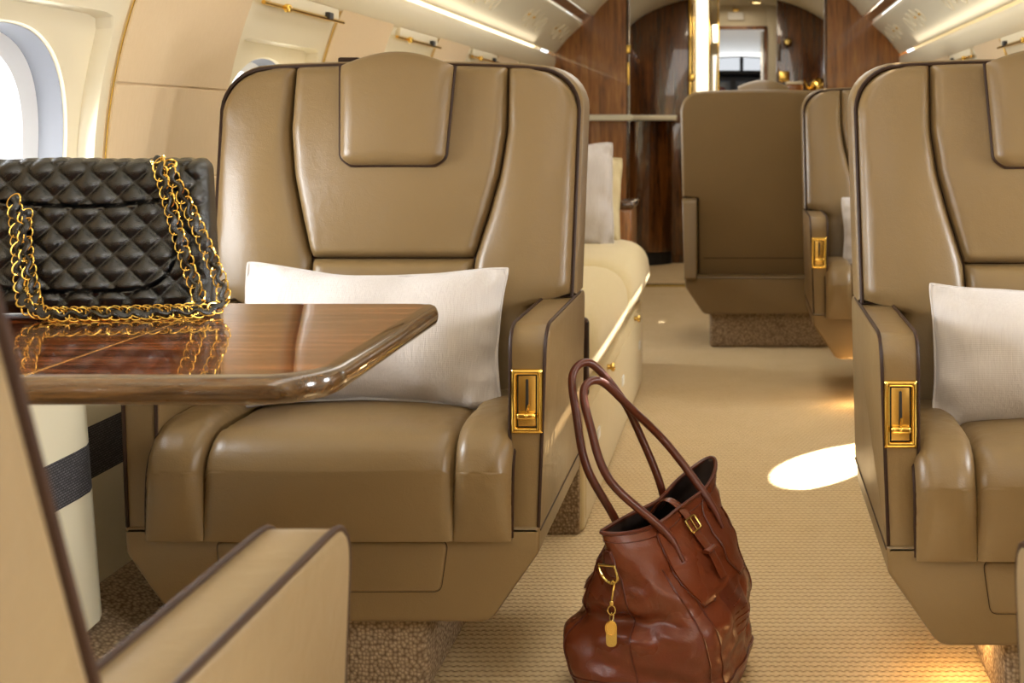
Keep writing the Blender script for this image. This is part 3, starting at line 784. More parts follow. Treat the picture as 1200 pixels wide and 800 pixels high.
r = empty('instrument_panel', (-0.02, 12.0, 0)); tag(r, 'dark cockpit instrument panel seen through the far doorway', 'instrument panel')
b = MB(); b.rbox((0, 0.05, 1.22), (1.35, 0.30, 0.44), 0.03, (4, 3, 3)); b.build('body', M['dark'], r)
b = MB(); b.rbox((0, -0.06, 1.455), (1.40, 0.34, 0.04), 0.015, (4, 3, 3)); b.build('glareshield', M['black'], r)
scr = new_mat('cockpit_screen', rgb(92, 100, 112), 0.15)
for x in (-0.42, -0.18, 0.06, 0.30):
    b = MB(); b.rbox((x, -0.105, 1.30), (0.19, 0.012, 0.17), 0.008, (2, 2, 2)); b.build('screen', scr, r)
maroon = new_mat('maroon_fabric', rgb(84, 32, 34), 0.7)
for x, lb in ((-0.24, 'dark pilot seat with maroon headrest left in the far cockpit'), (0.27, 'dark pilot seat at the right side of the far cockpit')):
    r = empty('pilot_seat', (x, 11.35, 0)); tag(r, lb, 'pilot seat', 'pilot seats')
    b = MB(); b.rbox((0, 0, 0.86), (0.42, 0.12, 0.62), 0.05, (4, 3, 4)); b.build('backrest', M['dark'], r)
    b = MB(); b.rbox((0, 0.0, 1.235), (0.20, 0.09, 0.15), 0.035, (4, 3, 4)); b.build('headrest', maroon, r)
    b = MB(); b.rbox((0, 0.22, 0.48), (0.44, 0.46, 0.14), 0.05, (4, 3, 4)); b.build('seat', M['dark'], r)
    b = MB(); b.box(-0.15, 0.15, 0.05, 0.40, 0.0, 0.42, 0.01); b.build('pedestal', M['dark'], r)

# ------------------------------------------------------------------ divan along the left wall
DX0, DX1 = -1.04, -0.372
r = empty('divan', ((DX0 + DX1) / 2, 3.9, 0)); tag(r, 'long cream fabric divan along the left wall behind the pillow armchair', 'divan')
ox = -(DX0 + DX1) / 2; oy = -3.9
b = MB(); b.box(DX0 + 0.13 + ox, DX1 + ox, 3.03 + oy, 4.80 + oy, 0.0, 0.315, 0.012); b.build('base', M['divan_fabric'], r)
b = MB(); b.box(DX0 + 0.13 + ox, DX1 + ox - 0.010, 3.006 + oy, 3.034 + oy, 0.0, 0.318, 0.006); b.build('base_end_panel', M['carpet_base'], r)
for y0, y1 in ((3.03, 3.96), (3.965, 4.86)):
    def fn(p, h=(y1 - y0) / 2):
        x, y, z = p; u = x / 0.34; v = y / h
        z += max(0, z / 0.12) * 0.02 * (1 - abs(v) ** 4)
        if x > 0.2: x -= 0.05 * max(0, -z / 0.12) ** 2
        return (x + wob((x, y, z), 8, 0.004), y, z + wob((x, y, z + 3), 9, 0.004))
    b = MB(); b.rbox((DX1 + ox - 0.31, (y0 + y1) / 2 + oy, 0.415), (0.68, y1 - y0, 0.225), 0.10, (8, 10, 4), fn); b.build('seat_cushion', M['divan_fabric'], r)
b = MB(); b.rbox((DX1 + ox - 0.315, 3.022 + oy, 0.415), (0.655, 0.03, 0.19), 0.014, (6, 2, 4)); b.build('cushion_end', M['piping'], r)
b = MB(); b.rbox((-0.26, 0.05, 0.72), (0.16, 1.75, 0.42), 0.06, (3, 12, 6)); b.v = [(x - (z - 0.5) * 0.12, y, z) for x, y, z in b.v]; b.build('back_cushion', M['divan_fabric'], r)
b = MB(); b.rbox((DX1 + ox - 0.004, 3.90 + oy, 0.15), (0.012, 1.70, 0.25), 0.004, (2, 4, 2)); dp = b.build('front_panel', M['divan_fabric'], r)
for y in (3.54, 4.43):
    b = MB(); b.lathe([(0.0, 0), (0.008, 0), (0.007, 0.008), (0.013, 0.014), (0.012, 0.020), (0.0, 0.023)], 14); b.xf(Matrix.Translation((DX1 + ox + 0.001, y + oy, 0.295)) @ Matrix.Rotation(PI / 2, 4, 'Y')); b.build('drawer_knob', M['brass'], r)
for y in (3.30, 3.98, 4.62):
    b = MB(); b.rbox((DX1 + ox + 0.003, y + oy, 0.17), (0.006, 0.05, 0.028), 0.002, (2, 2, 2)); b.build('small_tab', M['white_plastic'], r)

# ------------------------------------------------------------------ pillows
def pillow(name, label, loc, size, rot, mat, depth=0.13, seed=0, group=None, ear=0.06, sag=0.05):
    W, H = size[0] / 2, size[1] / 2; nu, nv = 56, 40
    r = empty(name, loc); r.rotation_euler = rot; tag(r, label, 'pillow', group)
    def P(u, v, s):
        x = W * u * (1 - ear * 0.6 * (1 - v * v)) * (1 - 0.02 * abs(v) ** 9); z = H * v * (1 - sag * (1 - u * u)) * (1 - 0.03 * abs(u) ** 9)
        a = (max(0, 1 - abs(u) ** 2.5)) ** 0.62; c = (max(0, 1 - abs(v) ** 2.5)) ** 0.62
        d = depth / 2 * a * c
        edge = (1 - min(1, (1 - abs(u)) / 0.35)) + (1 - min(1, (1 - abs(v)) / 0.35))
        if abs(u) < 0.995 and abs(v) < 0.995:
            d += min(1, 8 * a * c) * (wob((x * 1.0, z * 1.3, seed), 9, 0.011) + edge * wob((x * 2.2, z * 2.2, seed + 5), 13, 0.012))
        return (x + edge * wob((x, z, seed + 9), 10, 0.004), s * max(d, 0.0012), z + edge * wob((x, z, seed + 2), 10, 0.004))
    us = np.sin(np.linspace(-1, 1, nu + 1) * PI / 2); vs = np.sin(np.linspace(-1, 1, nv + 1) * PI / 2)
    b = MB()
    b.grid([[P(u, v, -1) for v in vs] for u in us]); b.grid([[P(u, v, 1) for v in vs] for u in us])
    loop = [P(u, -1, 0) for u in us] + [P(1, v, 0) for v in vs[1:]] + [P(u, 1, 0) for u in us[::-1][1:]] + [P(-1, v, 0) for v in vs[::-1][1:-1]]
    b.build('cover', mat, r, sharp=80)
    b = MB(); b.tube([(p[0], 0, p[2]) for p in loop], 0.003, 6, closed=True); b.build('seam_edge', mat, r)
    return r
pillow('throw_pillow', 'white lumbar pillow on the armchair behind the wooden table', (-0.672, 2.315, 0.580), (0.484, 0.272), (math.radians(-20), math.radians(1), math.radians(2)), M['linen'], 0.16, 1, 'white throw pillows', 0.09, 0.19)
pillow('throw_pillow', 'white lumbar pillow cut by the right edge on the near right armchair', (0.566, 2.215, 0.552), (0.476, 0.25), (math.radians(-20), math.radians(2), math.radians(-4)), M['linen'], 0.18, 12, 'white throw pillows')
pillow('throw_pillow', 'small white pillow on the far right armchair beside its gold latch', (0.605, 4.665, 0.572), (0.475, 0.265), (math.radians(-20), 0, 0), M['linen'], 0.13, 23, 'white throw pillows')
pillow('throw_pillow', 'white pillow standing upright at the end of the cream divan', (-0.665, 4.60, 0.705), (0.42, 0.38), (math.radians(-14), math.radians(-4), math.radians(-6)), M['linen'], 0.14, 31, 'white throw pillows')
pillow('throw_cushion', 'beige cushion leaning behind the white pillow on the divan', (-0.655, 4.74, 0.685), (0.42, 0.34), (math.radians(-20), 0, 0), M['throw'], 0.12, 37)
r = empty('side_console', (-0.53, 5.06, 0)); tag(r, 'small dark wooden console standing past the end of the divan', 'console')
b = MB(); b.box(-0.13, 0.105, -0.12, 0.14, 0.0, 0.64, 0.01); b.build('body', M['walnut_wall'], r)
b = MB(); b.rbox((-0.01, 0.01, 0.655), (0.25, 0.275, 0.03), 0.012, (3, 3, 2)); b.build('top', M['walnut_dark'], r)
r = empty('reading_lamp', (-0.60, 5.06, 0.67)); tag(r, 'dark glossy gooseneck lamp on the wooden console by the divan', 'lamp')
b = MB(); b.lathe([(0.0, 0), (0.04, 0), (0.042, 0.01), (0.012, 0.02), (0.0, 0.02)], 18); b.build('base', M['steel'], r)
b = MB(); b.tube(smooth_path([(0, 0, 0.015), (-0.005, 0, 0.10), (0.03, 0, 0.15), (0.08, 0, 0.145), (0.09, 0, 0.10)], 6), 0.006, 8); b.build('neck', M['steel'], r)
b = MB(); b.lathe([(0.012, 0.03), (0.035, 0.0), (0.032, -0.002), (0.008, 0.026)], 18, (0.09, 0, 0.075)); b.build('lamp_shade', M['walnut_dark'], r)
# ------------------------------------------------------------------ folding table
TZ = 0.70; TT = 0.030
def table():
    r = empty('folding_table', (-0.79, 1.61, 0.0)); tag(r, 'glossy rosewood folding table with rounded corner holding the black quilted bag', 'table')
    ox, oy = 0.79, -1.61
    poly = [(-1.135, 1.322), (-0.432, 1.322), (-0.440, 1.893), (-1.135, 1.893)]
    rp = round_poly(poly, [0.004, 0.085, 0.045, 0.004], 14)
    P = np.array(rp); n = len(P)
    def inset(d):
        c = []
        for i in range(n):
            a, b_, e = P[i - 1], P[i], P[(i + 1) % n]
            e1 = (b_ - a) / (np.linalg.norm(b_ - a) + 1e-9); e2 = (e - b_) / (np.linalg.norm(e - b_) + 1e-9)
            n1 = np.array([-e1[1], e1[0]]); n2 = np.array([-e2[1], e2[0]]); m = n1 + n2; c.append(b_ + m / max(0.4, 1 + n1.dot(n2)) * d)
        return c
    h = TT / 2; rings = []
    for k in range(13):
        a = PI / 2 - PI * k / 12
        d = 0.017 * (1 - max(0.0, math.cos(a)) ** 0.5); z = TZ - h + h * math.sin(a)
        rings.append([(p[0] + ox, p[1] + oy, z) for p in inset(d)])
    top = [(p[0] + ox, p[1] + oy, TZ + 0.0003) for p in inset(0.0185)]; bot = [(p[0] + ox, p[1] + oy, TZ - TT) for p in inset(0.03)]
    b = MB(); b.grid([top] + rings + [bot], closev=True); b.build('rim', M['table_rim'], r, sharp=50)
    b = MB(); b.v = list(top); b.f = [tuple(range(n))]; b.m = [0]; b.build('table_top', M['table_wood'], r, smooth=False)
    b = MB(); b.v = list(bot); b.f = [tuple(range(n))]; b.m = [0]; b.build('underside', M['walnut_dark'], r, smooth=False)
    b = MB(); b.box(-0.748 + ox - 0.0016, -0.748 + ox + 0.0016, 1.338 + oy, 1.876 + oy, TZ - 0.001, TZ + 0.0006, 0.0002); b.build('fold_seam', M['brass'], r)
    b = MB(); b.box(-1.10 + ox, -1.00 + ox, 1.45 + oy, 1.80 + oy, 0.60, TZ - TT + 0.001, 0.006); b.build('hinge_block', M['cream_dado'], r)
    return r
table()

# ------------------------------------------------------------------ black quilted flap bag on the table
def chain(mb_metal, mb_leather, pts, pitch=0.0130):
    P = resample(smooth_path(pts, 10), pitch); n = len(P)
    for i in range(n - 1):
        a, c = Vector(P[i]), Vector(P[i + 1]); t = (c - a).normalized(); mid = (a + c) / 2
        up = Vector((0, -1, 0.3)); up = (up - t * up.dot(t)).normalized(); sd = t.cross(up)
        ang = math.radians(12 if i % 2 else -6) ; u2 = up * math.cos(ang) + sd * math.sin(ang); s2 = t.cross(u2)
        L, Wd = pitch * 0.86, pitch * 0.60
        t2 = (t * math.cos(0.62) + s2 * math.sin(0.62)); s3 = (s2 * math.cos(0.62) - t * math.sin(0.62))
        ring = [mid + t2 * (L * math.cos(2 * PI * k / 16)) + s3 * (Wd * math.sin(2 * PI * k / 16)) + u2 * (0.0012 * math.sin(4 * PI * k / 16)) for k in range(16)]
        mb_metal.tube(ring, 0.0012, 6, closed=True)
    fine = resample(P, 0.003); path = []
    for i, p in enumerate(fine):
        q = fine[min(i + 1, len(fine) - 1)]; o = fine[max(i - 1, 0)]
        t = (Vector(q) - Vector(o)).normalized(); up = Vector((0, -1, 0.3)); up = (up - t * up.dot(t)).normalized(); sd = t.cross(up)
        path.append(Vector(p) + sd * (0.0030 * math.sin(2 * PI * i * 0.003 / (pitch * 2))) + up * (0.0020 * math.cos(2 * PI * i * 0.003 / (pitch * 2))))
    mb_leather.tube(path, 0.0046, 8, flat=(0.6, 1.0))

def quilted_bag():
    loc = (-0.915, 1.790, TZ + 0.0036); rz = math.radians(9)
    r = empty('quilted_handbag', loc, rz); tag(r, 'black quilted leather flap handbag with gold chain strap on the table', 'handbag')
    W, H, D = 0.334, 0.208, 0.062
    px, pz = 0.0415, 0.0395
    def pocket(x, z):
        """>0 inside the curved patch (metres from its border)"""
        top = 0.158 - 0.012 * (1 - (x / 0.14) ** 2); bot = 0.030
        hw = 0.122; rr = 0.045
        dx = hw - abs(x); db = z - (bot + 0.004 * (x / hw) ** 2)
        if dx < rr and db < rr: d = rr - math.hypot(rr - dx, rr - db)
        else: d = min(dx, db)
        return min(d, top - z) if z > 0.1 else d
    def fn(p):
        x, y, z = p; zz = z + H / 2; t = zz / H
        nx = x / (W / 2)
        front = y < -D / 2 + 0.014; backf = y > D / 2 - 0.014
        y0 = y
        y *= 1.12 - 0.34 * t; x *= 1.04 - 0.10 * t
        y += 0.030 * t                                  # leans back
        q = 0.0
        a = abs(math.sin(PI * (x / px + zz / pz))) * abs(math.sin(PI * (x / px - zz / pz)))
        side = min(1.0, (1 - abs(nx)) / 0.06)
        q = 0.0095 * (a ** 0.6) * side * min(1.0, zz / 0.02)
        if front:
            pk = pocket(x, zz)
            e = 0.0
            if pk > 0: e = 0.0035 * rnd(pk, 0.006)
            if abs(pk) < 0.003: q *= abs(pk) / 0.003; e -= 0.0012 * (1 - abs(pk) / 0.003)
            y -= q + e
        elif backf: y += q
        elif z > H / 2 - 0.02: z += q * 0.6
        z += 0.004 * (nx ** 2) * (1 if t > 0.7 else 0) * 0 + wob((x * 2, 1, t), 6, 0.002) * t
        return (x, y, z)
    b = MB(); b.rbox((0, 0, H / 2), (W, D, H), 0.014, (130, 12, 110), fn); b.build('bag_body', M['black_leather'], r, sharp=80)
    # front surface helper for the chain (local)
    def fy(z): t = z / H; return -D / 2 * (1.12 - 0.34 * t) + 0.030 * t - 0.014
    xr = 0.094; xl = -0.060
    gm, gl = MB(), MB()
    # eyelets over the top edge
    for xe, zt in ((xr, H), (xr + 0.016, H - 0.002), ):
        gm.tube([(xe + 0.007 * math.cos(2 * PI * k / 18), fy(H) + 0.010 + 0.002 * math.sin(k), zt - 0.004 + 0.007 * math.sin(2 * PI * k / 18)) for k in range(18)], 0.0022, 6, closed=True)
    A = [(xr - 0.001, fy(H) + 0.012, H + 0.004), (xr + 0.004, fy(H) - 0.004, H - 0.006), (xr + 0.018, fy(0.16), 0.155), (xr + 0.036, fy(0.10), 0.10), (xr + 0.054, fy(0.05), 0.05), (xr + 0.068, fy(0.02) - 0.008, 0.018), (xr + 0.060, fy(0) - 0.020, 0.006), (xr + 0.03, fy(0) - 0.026, 0.006)]
    A += [(x, fy(0) - 0.030 - 0.004 * math.sin(x * 40), 0.006) for x in np.linspace(xr - 0.02, xl + 0.03, 8)]
    A += [(xl + 0.008, fy(0) - 0.026, 0.016), (xl - 0.008, fy(0.04) - 0.008, 0.045), (xl - 0.018, fy(0.10) - 0.003, 0.10), (xl - 0.028, fy(0.16) - 0.002, 0.16)]
    B = [(xr + 0.014, fy(H) + 0.010, H - 0.004), (xr + 0.018, fy(H) - 0.004, H - 0.014), (xr + 0.042, fy(0.15) + 0.002, 0.148), (xr + 0.070, fy(0.09) + 0.004, 0.09), (xr + 0.096, fy(0.03) - 0.002, 0.035), (xr + 0.098, fy(0.0) - 0.014, 0.010), (xr + 0.075, fy(0) - 0.036, 0.006), (xr + 0.03, fy(0) - 0.044, 0.006)]
    B += [(x, fy(0) - 0.046 + 0.005 * math.sin(x * 30), 0.006) for x in np.linspace(xr - 0.01, xl + 0.06, 8)]
    B += [(xl + 0.03, fy(0) - 0.036, 0.010), (xl + 0.010, fy(0.03) - 0.012, 0.034), (xl - 0.006, fy(0.08) - 0.004, 0.085), (xl - 0.012, fy(0.14) - 0.002, 0.14)]
    chain(gm, gl, A); chain(gm, gl, B)
    cs = gm.build('chain_strap', M['gold'], r); gl.build('leather_lace', M['black_leather'], cs)
    return r
quilted_bag()

# ------------------------------------------------------------------ brown leather tote on the floor
def tote():
    r = empty('tote_bag', (-0.128, 2.215, 0.0)); tag(r, 'cognac brown leather tote bag with upright handles standing on the carpet', 'tote bag')
    NA = 120; NZ = 64
    def rim_z(cx): # cx -1 near end .. 1 far end (along the long axis)
        return 0.300 + 0.032 * cx + 0.018 * (abs(cx) ** 3) 
    def section(t, a):
        """t height 0..1; a angle; long axis = local +Y, short axis = local X before yaw"""
        c, s = math.cos(a), math.sin(a)
        p = lerp(4.5, 2.0, min(1, t * 1.1) ** 1.5)
        n = (abs(c) ** p + abs(s) ** p) ** (-1 / p)
        ha = lerp(0.125, 0.135, t)                                   # half length along the long axis
        hb = interp(t, [0, 0.15, 0.45, 0.62, 0.8, 0.92, 1.0], [0.128, 0.138, 0.134, 0.112, 0.078, 0.052, 0.040])
        ha *= interp(t, [0, 0.15, 0.5, 0.7, 1.0], [0.98, 1.05, 1.02, 0.99, 1.03])
        x = hb * n * c; y = ha * n * s
        yaw = math.radians(lerp(-13, -31, min(1, t) ** 1.3))
        cx = y / ha
        z = t * rim_z(max(-1, min(1, cx)))
        if t > 0.75 and abs(c) > 0.2:                               # pinched where the strap closes it
            k = (t - 0.75) / 0.25; x *= 1 - 0.35 * k * math.exp(-((cx - 0.05) / 0.35) ** 2)
        # slouch fold low on the near-left side
        fold = math.exp(-((t - 0.50 - 0.05 * c) / 0.06) ** 2) * max(0, -s * 0.8 - c * 0.5)
        x += 0.018 * fold * c * -1; y += 0.026 * fold
        bul = math.exp(-((t - 0.32) / 0.16) ** 2) * max(0, -c * 0.9 - s * 0.35)
        x -= 0.026 * bul; 
        q = Vector((x, y, z)); 
        w = wob((x * 1.2, y * 1.2, z * 1.6 + 3), 9, 0.010) + wob((x * 2 + 5, y * 2, z * 3.2), 12, 0.008)
        w *= min(1, t * 5) * (1 - 0.75 * max(0, t - 0.8) / 0.2)
        l = math.hypot(x, y) + 1e-6; x += w * x / l; y += w * y / l
        X = x * math.cos(yaw) - y * math.sin(yaw); Y = x * math.sin(yaw) + y * math.cos(yaw)
        X -= 0.030 * t * t * max(0.0, -cx)
        return Vector((X - 0.004 + 0.006 * t, Y + 0.02 * t, z))
    angs = [2 * PI * k / NA for k in range(NA)]
    b = MB(); ts = [0.0, 0.006, 0.02] + list(np.linspace(0.05, 1.0, NZ))
    outer = []
    for t in ts:
        k = 1.0 if t > 0.03 else (0.90 if t == 0 else (0.96 if t < 0.01 else 0.99))
        outer.append([section(t, a) * 1.0 if k == 1 else Vector((section(t, a).x * k, section(t, a).y * k, section(t, a).z)) for a in angs])
    inner = []
    for t in np.linspace(1.0, 0.62, 22):
        row = []
        for k, a in enumerate(angs):
            p = section(t, a); c0 = Vector((0, 0.02 * t, p.z)); d = p - c0; d.z = 0
            row.append(c0 + d * (1 - (0.004 + 0.02 * (1 - t)) / max(0.03, d.length)))
        inner.append(row)
    b.fan(outer[0]); b.grid(outer, closev=True)
    b.build('bag_body', M['cognac'], r, sharp=80)
    b = MB(); b.grid([outer[-1]] + inner, closev=True); b.fan(inner[-1]); b.build('lining', new_mat('dark_lining', rgb(38, 22, 14), 0.8), r, sharp=80)
    b = MB(); b.tube([p + Vector((0, 0, 0.001)) for p in outer[-1]], 0.0038, 6, closed=True); b.build('rim_binding', M['cognac_dark'], r)
    def S(t, a, d=0.0):
        p = section(t, a); e = 0.01
        tu = section(min(1, t + e), a) - section(max(0, t - e), a); ta = section(t, a + e) - section(t, a - e)
        n = ta.cross(tu).normalized(); return p + n * d
    A = lambda deg: math.radians(deg)
    # seams and piped bands
    for nm, deg, t0, t1 in (('gusset_seam', 270, 0.03, 0.90), ('corner_seam', 316, 0.02, 0.80), ('corner_seam', 326, 0.02, 0.80), ('corner_seam', 224, 0.02, 0.8), ('corner_seam', 42, 0.02, 0.85)):
        b = MB(); b.tube([S(t, A(deg), 0.0006) for t in np.linspace(t0, t1, 40)], 0.0018, 5); b.build(nm, M['cognac_dark'], r)
    b = MB(); b.tube([S(0.16 + 0.012 * math.sin(a * 3), a, 0.0006) for a in angs], 0.0018, 5, closed=True); b.build('base_seam', M['cognac_dark'], r)
    b = MB(); b.tube([S(0.955, a, 0.0004) for a in angs], 0.001, 5, closed=True); b.build('rim_stitching', M['cognac_dark'], r)
    # patches
    def leaf(name, deg, t0, t1, wdeg, mat, shape, th=0.005, nm_edge=True):
        b = MB(); rows = []; n = 16
        for i in range(n + 1):
            q = i / n; t = lerp(t0, t1, q); w = shape(q)
            rows.append([S(t, A(deg + wdeg * w * u), (th if abs(u) < 0.98 else -0.001) * (1 if 0 < i < n else 0.2)) for u in (-1, -0.97, -0.5, 0, 0.5, 0.97, 1)])
        b.grid(rows); o = b.build(name, mat, r)
        if nm_edge:
            e = [q[0] for q in rows] + [q[-1] for q in rows[::-1]]
            b = MB(); b.tube([p + (S(0.8, A(deg), 1) - S(0.8, A(deg), 0)) * (th * 0.8) for p in e], 0.0013, 5, closed=True); b.build('patch_edge', M['cognac_dark'], o)
        return o
    drop = lambda q: max(0.06, math.sin(PI * min(1, q * 0.92 + 0.08)) ** 0.6 if q < 0.5 else lerp(1.0, 0.42, (q - 0.5) * 2))
    patches = {}
    for deg in (334, 24): leaf('handle_patch', deg, 0.58, 0.965, 11.5, M['cognac'], drop)
    for deg in (206, 156): leaf('handle_patch', deg, 0.58, 0.965, 11.5, M['cognac'], drop)
    # handles: front one and rear one, both leaning to the left
    f0, f1 = S(0.95, A(334), 0.008), S(0.95, A(24), 0.008)
    r0, r1 = S(0.93, A(206), 0.007), S(0.93, A(156), 0.007)
    wp = lambda px, py, Y: Vector(((px - 869) * Y / 1500 - (-0.128), Y - 2.215, 0.96 - (py - 148) * Y / 1500))
    # handle arcs placed in the bag's own space (metres)
    H1 = [f0 + (f0 - S(0.80, A(334), 0.008)) * 0.0] 
    front = [S(0.80, A(334), 0.006), f0, Vector((-0.092, -0.075, 0.368)), Vector((-0.130, -0.040, 0.455)), Vector((-0.143, -0.012, 0.508)), Vector((-0.118, 0.020, 0.515)), Vector((-0.070, 0.055, 0.462)), Vector((-0.005, 0.095, 0.385)), f1, S(0.80, A(24), 0.006)]
    rear = [S(0.80, A(206), 0.006), r0, Vector((-0.136, -0.025, 0.375)), Vector((-0.158, 0.000, 0.462)), Vector((-0.168, 0.030, 0.525)), Vector((-0.140, 0.055, 0.540)), Vector((-0.092, 0.080, 0.480)), Vector((-0.060, 0.095, 0.415)), r1, S(0.80, A(156), 0.006)]
    for pts in (front, rear):
        pp_ = smooth_path(pts, 8); n = len(pp_)
        rad = [lerp(0.0035, 0.0072, min(1, min(i, n - 1 - i) / 9)) for i in range(n)]
        b = MB(); b.tube(pp_, rad, 12); b.build('handle', M['cognac_dark'], r, sharp=70)
    # strap with buckle across the opening
    s0 = S(0.90, A(180), -0.004); s1 = S(0.96, A(0), 0.004)
    mid = (s0 + s1) / 2 + Vector((0, 0, 0.030))
    tail = [S(0.88, A(359), 0.006), S(0.76, A(358), 0.006), S(0.64, A(357), 0.005)]
    sp = smooth_path([s0, mid, s1] + tail, 8)
    b = MB(); b.tube(sp, 0.0105, 10, flat=(0.20, 1.0)); b.build('closing_strap', M['cognac'], r)
    bc = S(0.90, A(359), 0.010); uu = (S(0.99, A(359), 0.01) - S(0.82, A(359), 0.01)).normalized(); vv = (S(0.9, A(364), 0.01) - S(0.9, A(354), 0.01)).normalized()
    fr = [bc + uu * a + vv * c for a, c in round_poly([(-0.012, -0.014), (0.012, -0.014), (0.012, 0.014), (-0.012, 0.014)], 0.004, 3)]
    b = MB(); b.tube(fr, 0.0018, 6, closed=True); b.tube([bc - uu * 0.012, bc + uu * 0.013], 0.0015, 6); b.build('buckle', M['pale_gold'], r)
    bk = S(0.78, A(358), 0.008)
    b = MB(); b.tube([bk + vv * q for q in (-0.013, 0.013)], 0.008, 8, flat=(0.45, 1.0)); b.build('strap_keeper', M['cognac'], r)
    # stamped leather label on the long face
    b = MB(); rows = [[S(t, A(d), 0.0022 if (0.30 < t < 0.585 and 348 < d < 376) else 0.0) for d in np.linspace(346, 377, 12)] for t in np.linspace(0.285, 0.60, 14)]
    b.grid(rows); lp = b.build('label_patch', M['cognac_dark'], r)
    b = MB()
    for q, t in enumerate(np.linspace(0.35, 0.545, 6)):
        for d0, d1 in ((351, 356 + q % 3), (358 + q % 2, 364 + q % 3), (366 + q % 2, 372)): b.tube([S(t, A(d), 0.0024) for d in np.linspace(d0, d1, 5)], 0.0014, 4)
    b.build('embossed_lines', M['cognac'], lp)
    # D-ring tab on the near end
    leaf('ring_tab', 264, 0.765, 0.905, 6.5, M['cognac_dark'], lambda q: 1.0, 0.006)
    c0 = S(0.80, A(264), 0.008); up = (S(0.9, A(264), 0.008) - S(0.7, A(264), 0.008)).normalized(); ac = (S(0.8, A(272), 0.008) - S(0.8, A(256), 0.008)).normalized(); nn = ac.cross(up).normalized()
    if nn.y > 0: nn = -nn
    d = [c0 + up * 0.012 + ac * -0.0165] + [c0 + ac * (0.0165 * math.sin(a)) - up * (0.016 * math.cos(a)) + up * -0.002 for a in np.linspace(-PI / 2, PI / 2, 12)] + [c0 + up * 0.012 + ac * 0.0165]
    b = MB(); b.tube([p + nn * 0.002 for p in d], 0.0024, 7, closed=True); b.build('metal_ring', M['pale_gold'], r)
    low = c0 - up * 0.018 + nn * 0.004
    return r, Vector(r.location) + low
_, hang = tote()
# charm hanging from the tote's ring
r = empty('bag_charm', hang); tag(r, 'gold clip charm with oval tag hanging from the tote ring', 'bag charm')
b = MB(); b.tube(smooth_path([(0.000, -0.002, 0.002), (0.003, -0.005, 0.007), (0.005, -0.003, 0.001), (0.003, -0.004, -0.012), (0.001, -0.004, -0.026)], 6), 0.0017, 7); b.rbox((0.001, -0.004, -0.030), (0.007, 0.007, 0.008), 0.002, (2, 2, 2)); b.build('clip', M['pale_gold'], r)
b = MB(); b.tube([(0.001 + 0.0062 * math.sin(2 * PI * k / 18), -0.005, -0.041 + 0.0075 * math.cos(2 * PI * k / 18)) for k in range(18)], 0.0014, 6, closed=True)
b.tube([(0.001 + 0.003 * math.sin(2 * PI * k / 14), -0.005 + 0.002 * math.cos(2 * PI * k / 14), -0.053 + 0.006 * math.cos(2 * PI * k / 14)) for k in range(14)], 0.0012, 6, closed=True); b.build('link_rings', M['pale_gold'], r)
b = MB(); b.prism(round_poly([(-0.0085, -0.102), (0.0095, -0.102), (0.0095, -0.060), (-0.0085, -0.060)], 0.0085, 6), -0.005, -0.0030, 0.0006); b.build('long_tag', M['pale_gold'], r)
b = MB(); b.lathe([(0.0, 0.0), (0.0088, 0.0), (0.0098, 0.0010), (0.0098, 0.0022), (0.0082, 0.0026), (0.0078, 0.0018), (0.0, 0.0018)], 24); b.xf(Matrix.Translation((0.0, -0.0055, -0.070)) @ Matrix.Diagonal((1.0, 1, 1.3, 1)) @ Matrix.Rotation(PI / 2, 4, 'X')); b.build('oval_tag', M['brass'], r)

# ------------------------------------------------------------------ camera
cam = bpy.data.cameras.new('camera'); co = bpy.data.objects.new('camera', cam); COL.objects.link(co)
co.location = (0, 0, 0.96); co.rotation_euler = (PI / 2, 0, 0)
cam.sensor_width = 36.0; cam.lens = 45.0; cam.shift_x = -269 / 1200; cam.shift_y = -252 / 1200
cam.clip_start = 0.05; cam.clip_end = 100
cam.dof.use_dof = True; cam.dof.focus_distance = 2.05; cam.dof.aperture_fstop = 8.0
SC.camera = co

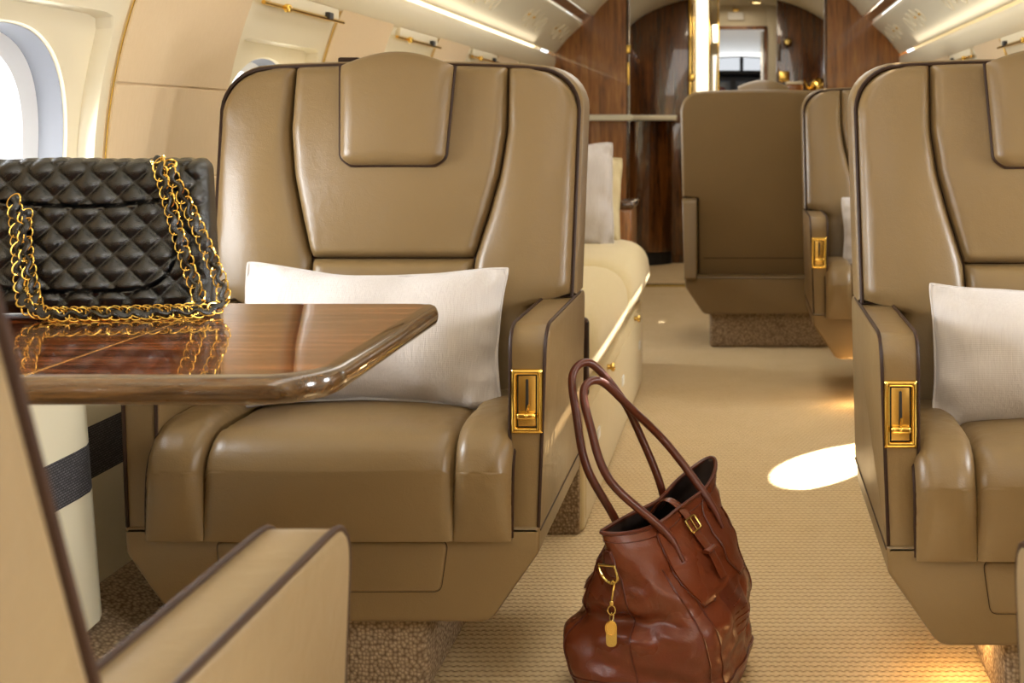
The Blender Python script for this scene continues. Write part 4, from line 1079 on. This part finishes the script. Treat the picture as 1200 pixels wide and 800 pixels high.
# ------------------------------------------------------------------ light
wd = bpy.data.worlds.new('world'); SC.world = wd; wd.use_nodes = True
bg = wd.node_tree.nodes['Background']; bg.inputs[0].default_value = (0.93, 0.97, 1.0, 1); bg.inputs[1].default_value = 2.5
def area(name, loc, rot, sx, sy, power, col=(1, 1, 1)):
    l = bpy.data.lights.new(name, 'AREA'); l.shape = 'RECTANGLE'; l.size = sx; l.size_y = sy; l.energy = power; l.color = col
    o = bpy.data.objects.new(name, l); COL.objects.link(o); o.location = loc; o.rotation_euler = rot; return o
sun = bpy.data.lights.new('sun', 'SUN'); sun.energy = 40; sun.angle = math.radians(0.6); sun.color = (1.0, 0.95, 0.86)
so = bpy.data.objects.new('sun', sun); COL.objects.link(so)
sd = Vector((-0.855, -0.66, -0.90)); so.rotation_euler = sd.to_track_quat('-Z', 'Y').to_euler()
DAY = (0.95, 0.98, 1.0); WARM = (1.0, 0.86, 0.66)
for k, cy in enumerate(BAYS[:7]):
    area('window_daylight', (wx(-1, 0.90, -0.30), cy, 0.93), (0, -PI / 2 , 0), 0.42, 0.46, (32, 34, 38, 22, 13, 18, 18)[k], DAY)
for k, cy in enumerate(BAYS[:6]):
    if k != 4: area('window_daylight', (wx(1, 0.90, -0.30), cy, 0.93), (0, PI / 2, 0), 0.42, 0.46, 30 if k < 3 else 16, DAY)
# cove wash on the ceiling from both valances, and an added fill lamp under the ceiling
for side in (-1, 1):
    area('cove_wash', (CAB + side * 0.95, 2.2, 1.385), (0, side * math.radians(-150), 0), 0.03, 8.6, 1.2, WARM)
area('ceiling_fill', (CAB, 2.4, 1.85), (0, 0, 0), 0.5, 8.8, 30, (1.0, 0.97, 0.91))
for x, y, e in ((0.375, 2.22, 0.9), (0.40, 4.40, 0.9), (-0.40, 2.9, 0.0)):
    if e:
        l = bpy.data.lights.new('aisle_light', 'POINT'); l.energy = e; l.color = (1.0, 0.62, 0.25); l.shadow_soft_size = 0.02
        o = bpy.data.objects.new('aisle_light', l); COL.objects.link(o); o.location = (x, y, 0.09)
area('galley_light', (-0.05, 8.2, 1.83), (0, 0, 0), 0.4, 0.8, 8, WARM)
area('passage_light', (-0.05, 9.6, 1.87), (0, 0, 0), 0.3, 0.5, 1.5, WARM)
area('flight_deck_fill', (0, 12.15, 1.55), (math.radians(-125), 0, 0), 1.2, 0.2, 1.6, DAY)  # fill lamp added inside the windscreen to brighten the flight deck ceiling
SC.view_settings.view_transform = 'Standard'; SC.view_settings.look = 'None'; SC.view_settings.gamma = 1.0; SC.view_settings.use_curve_mapping = False
SC.view_settings.exposure = 0.18
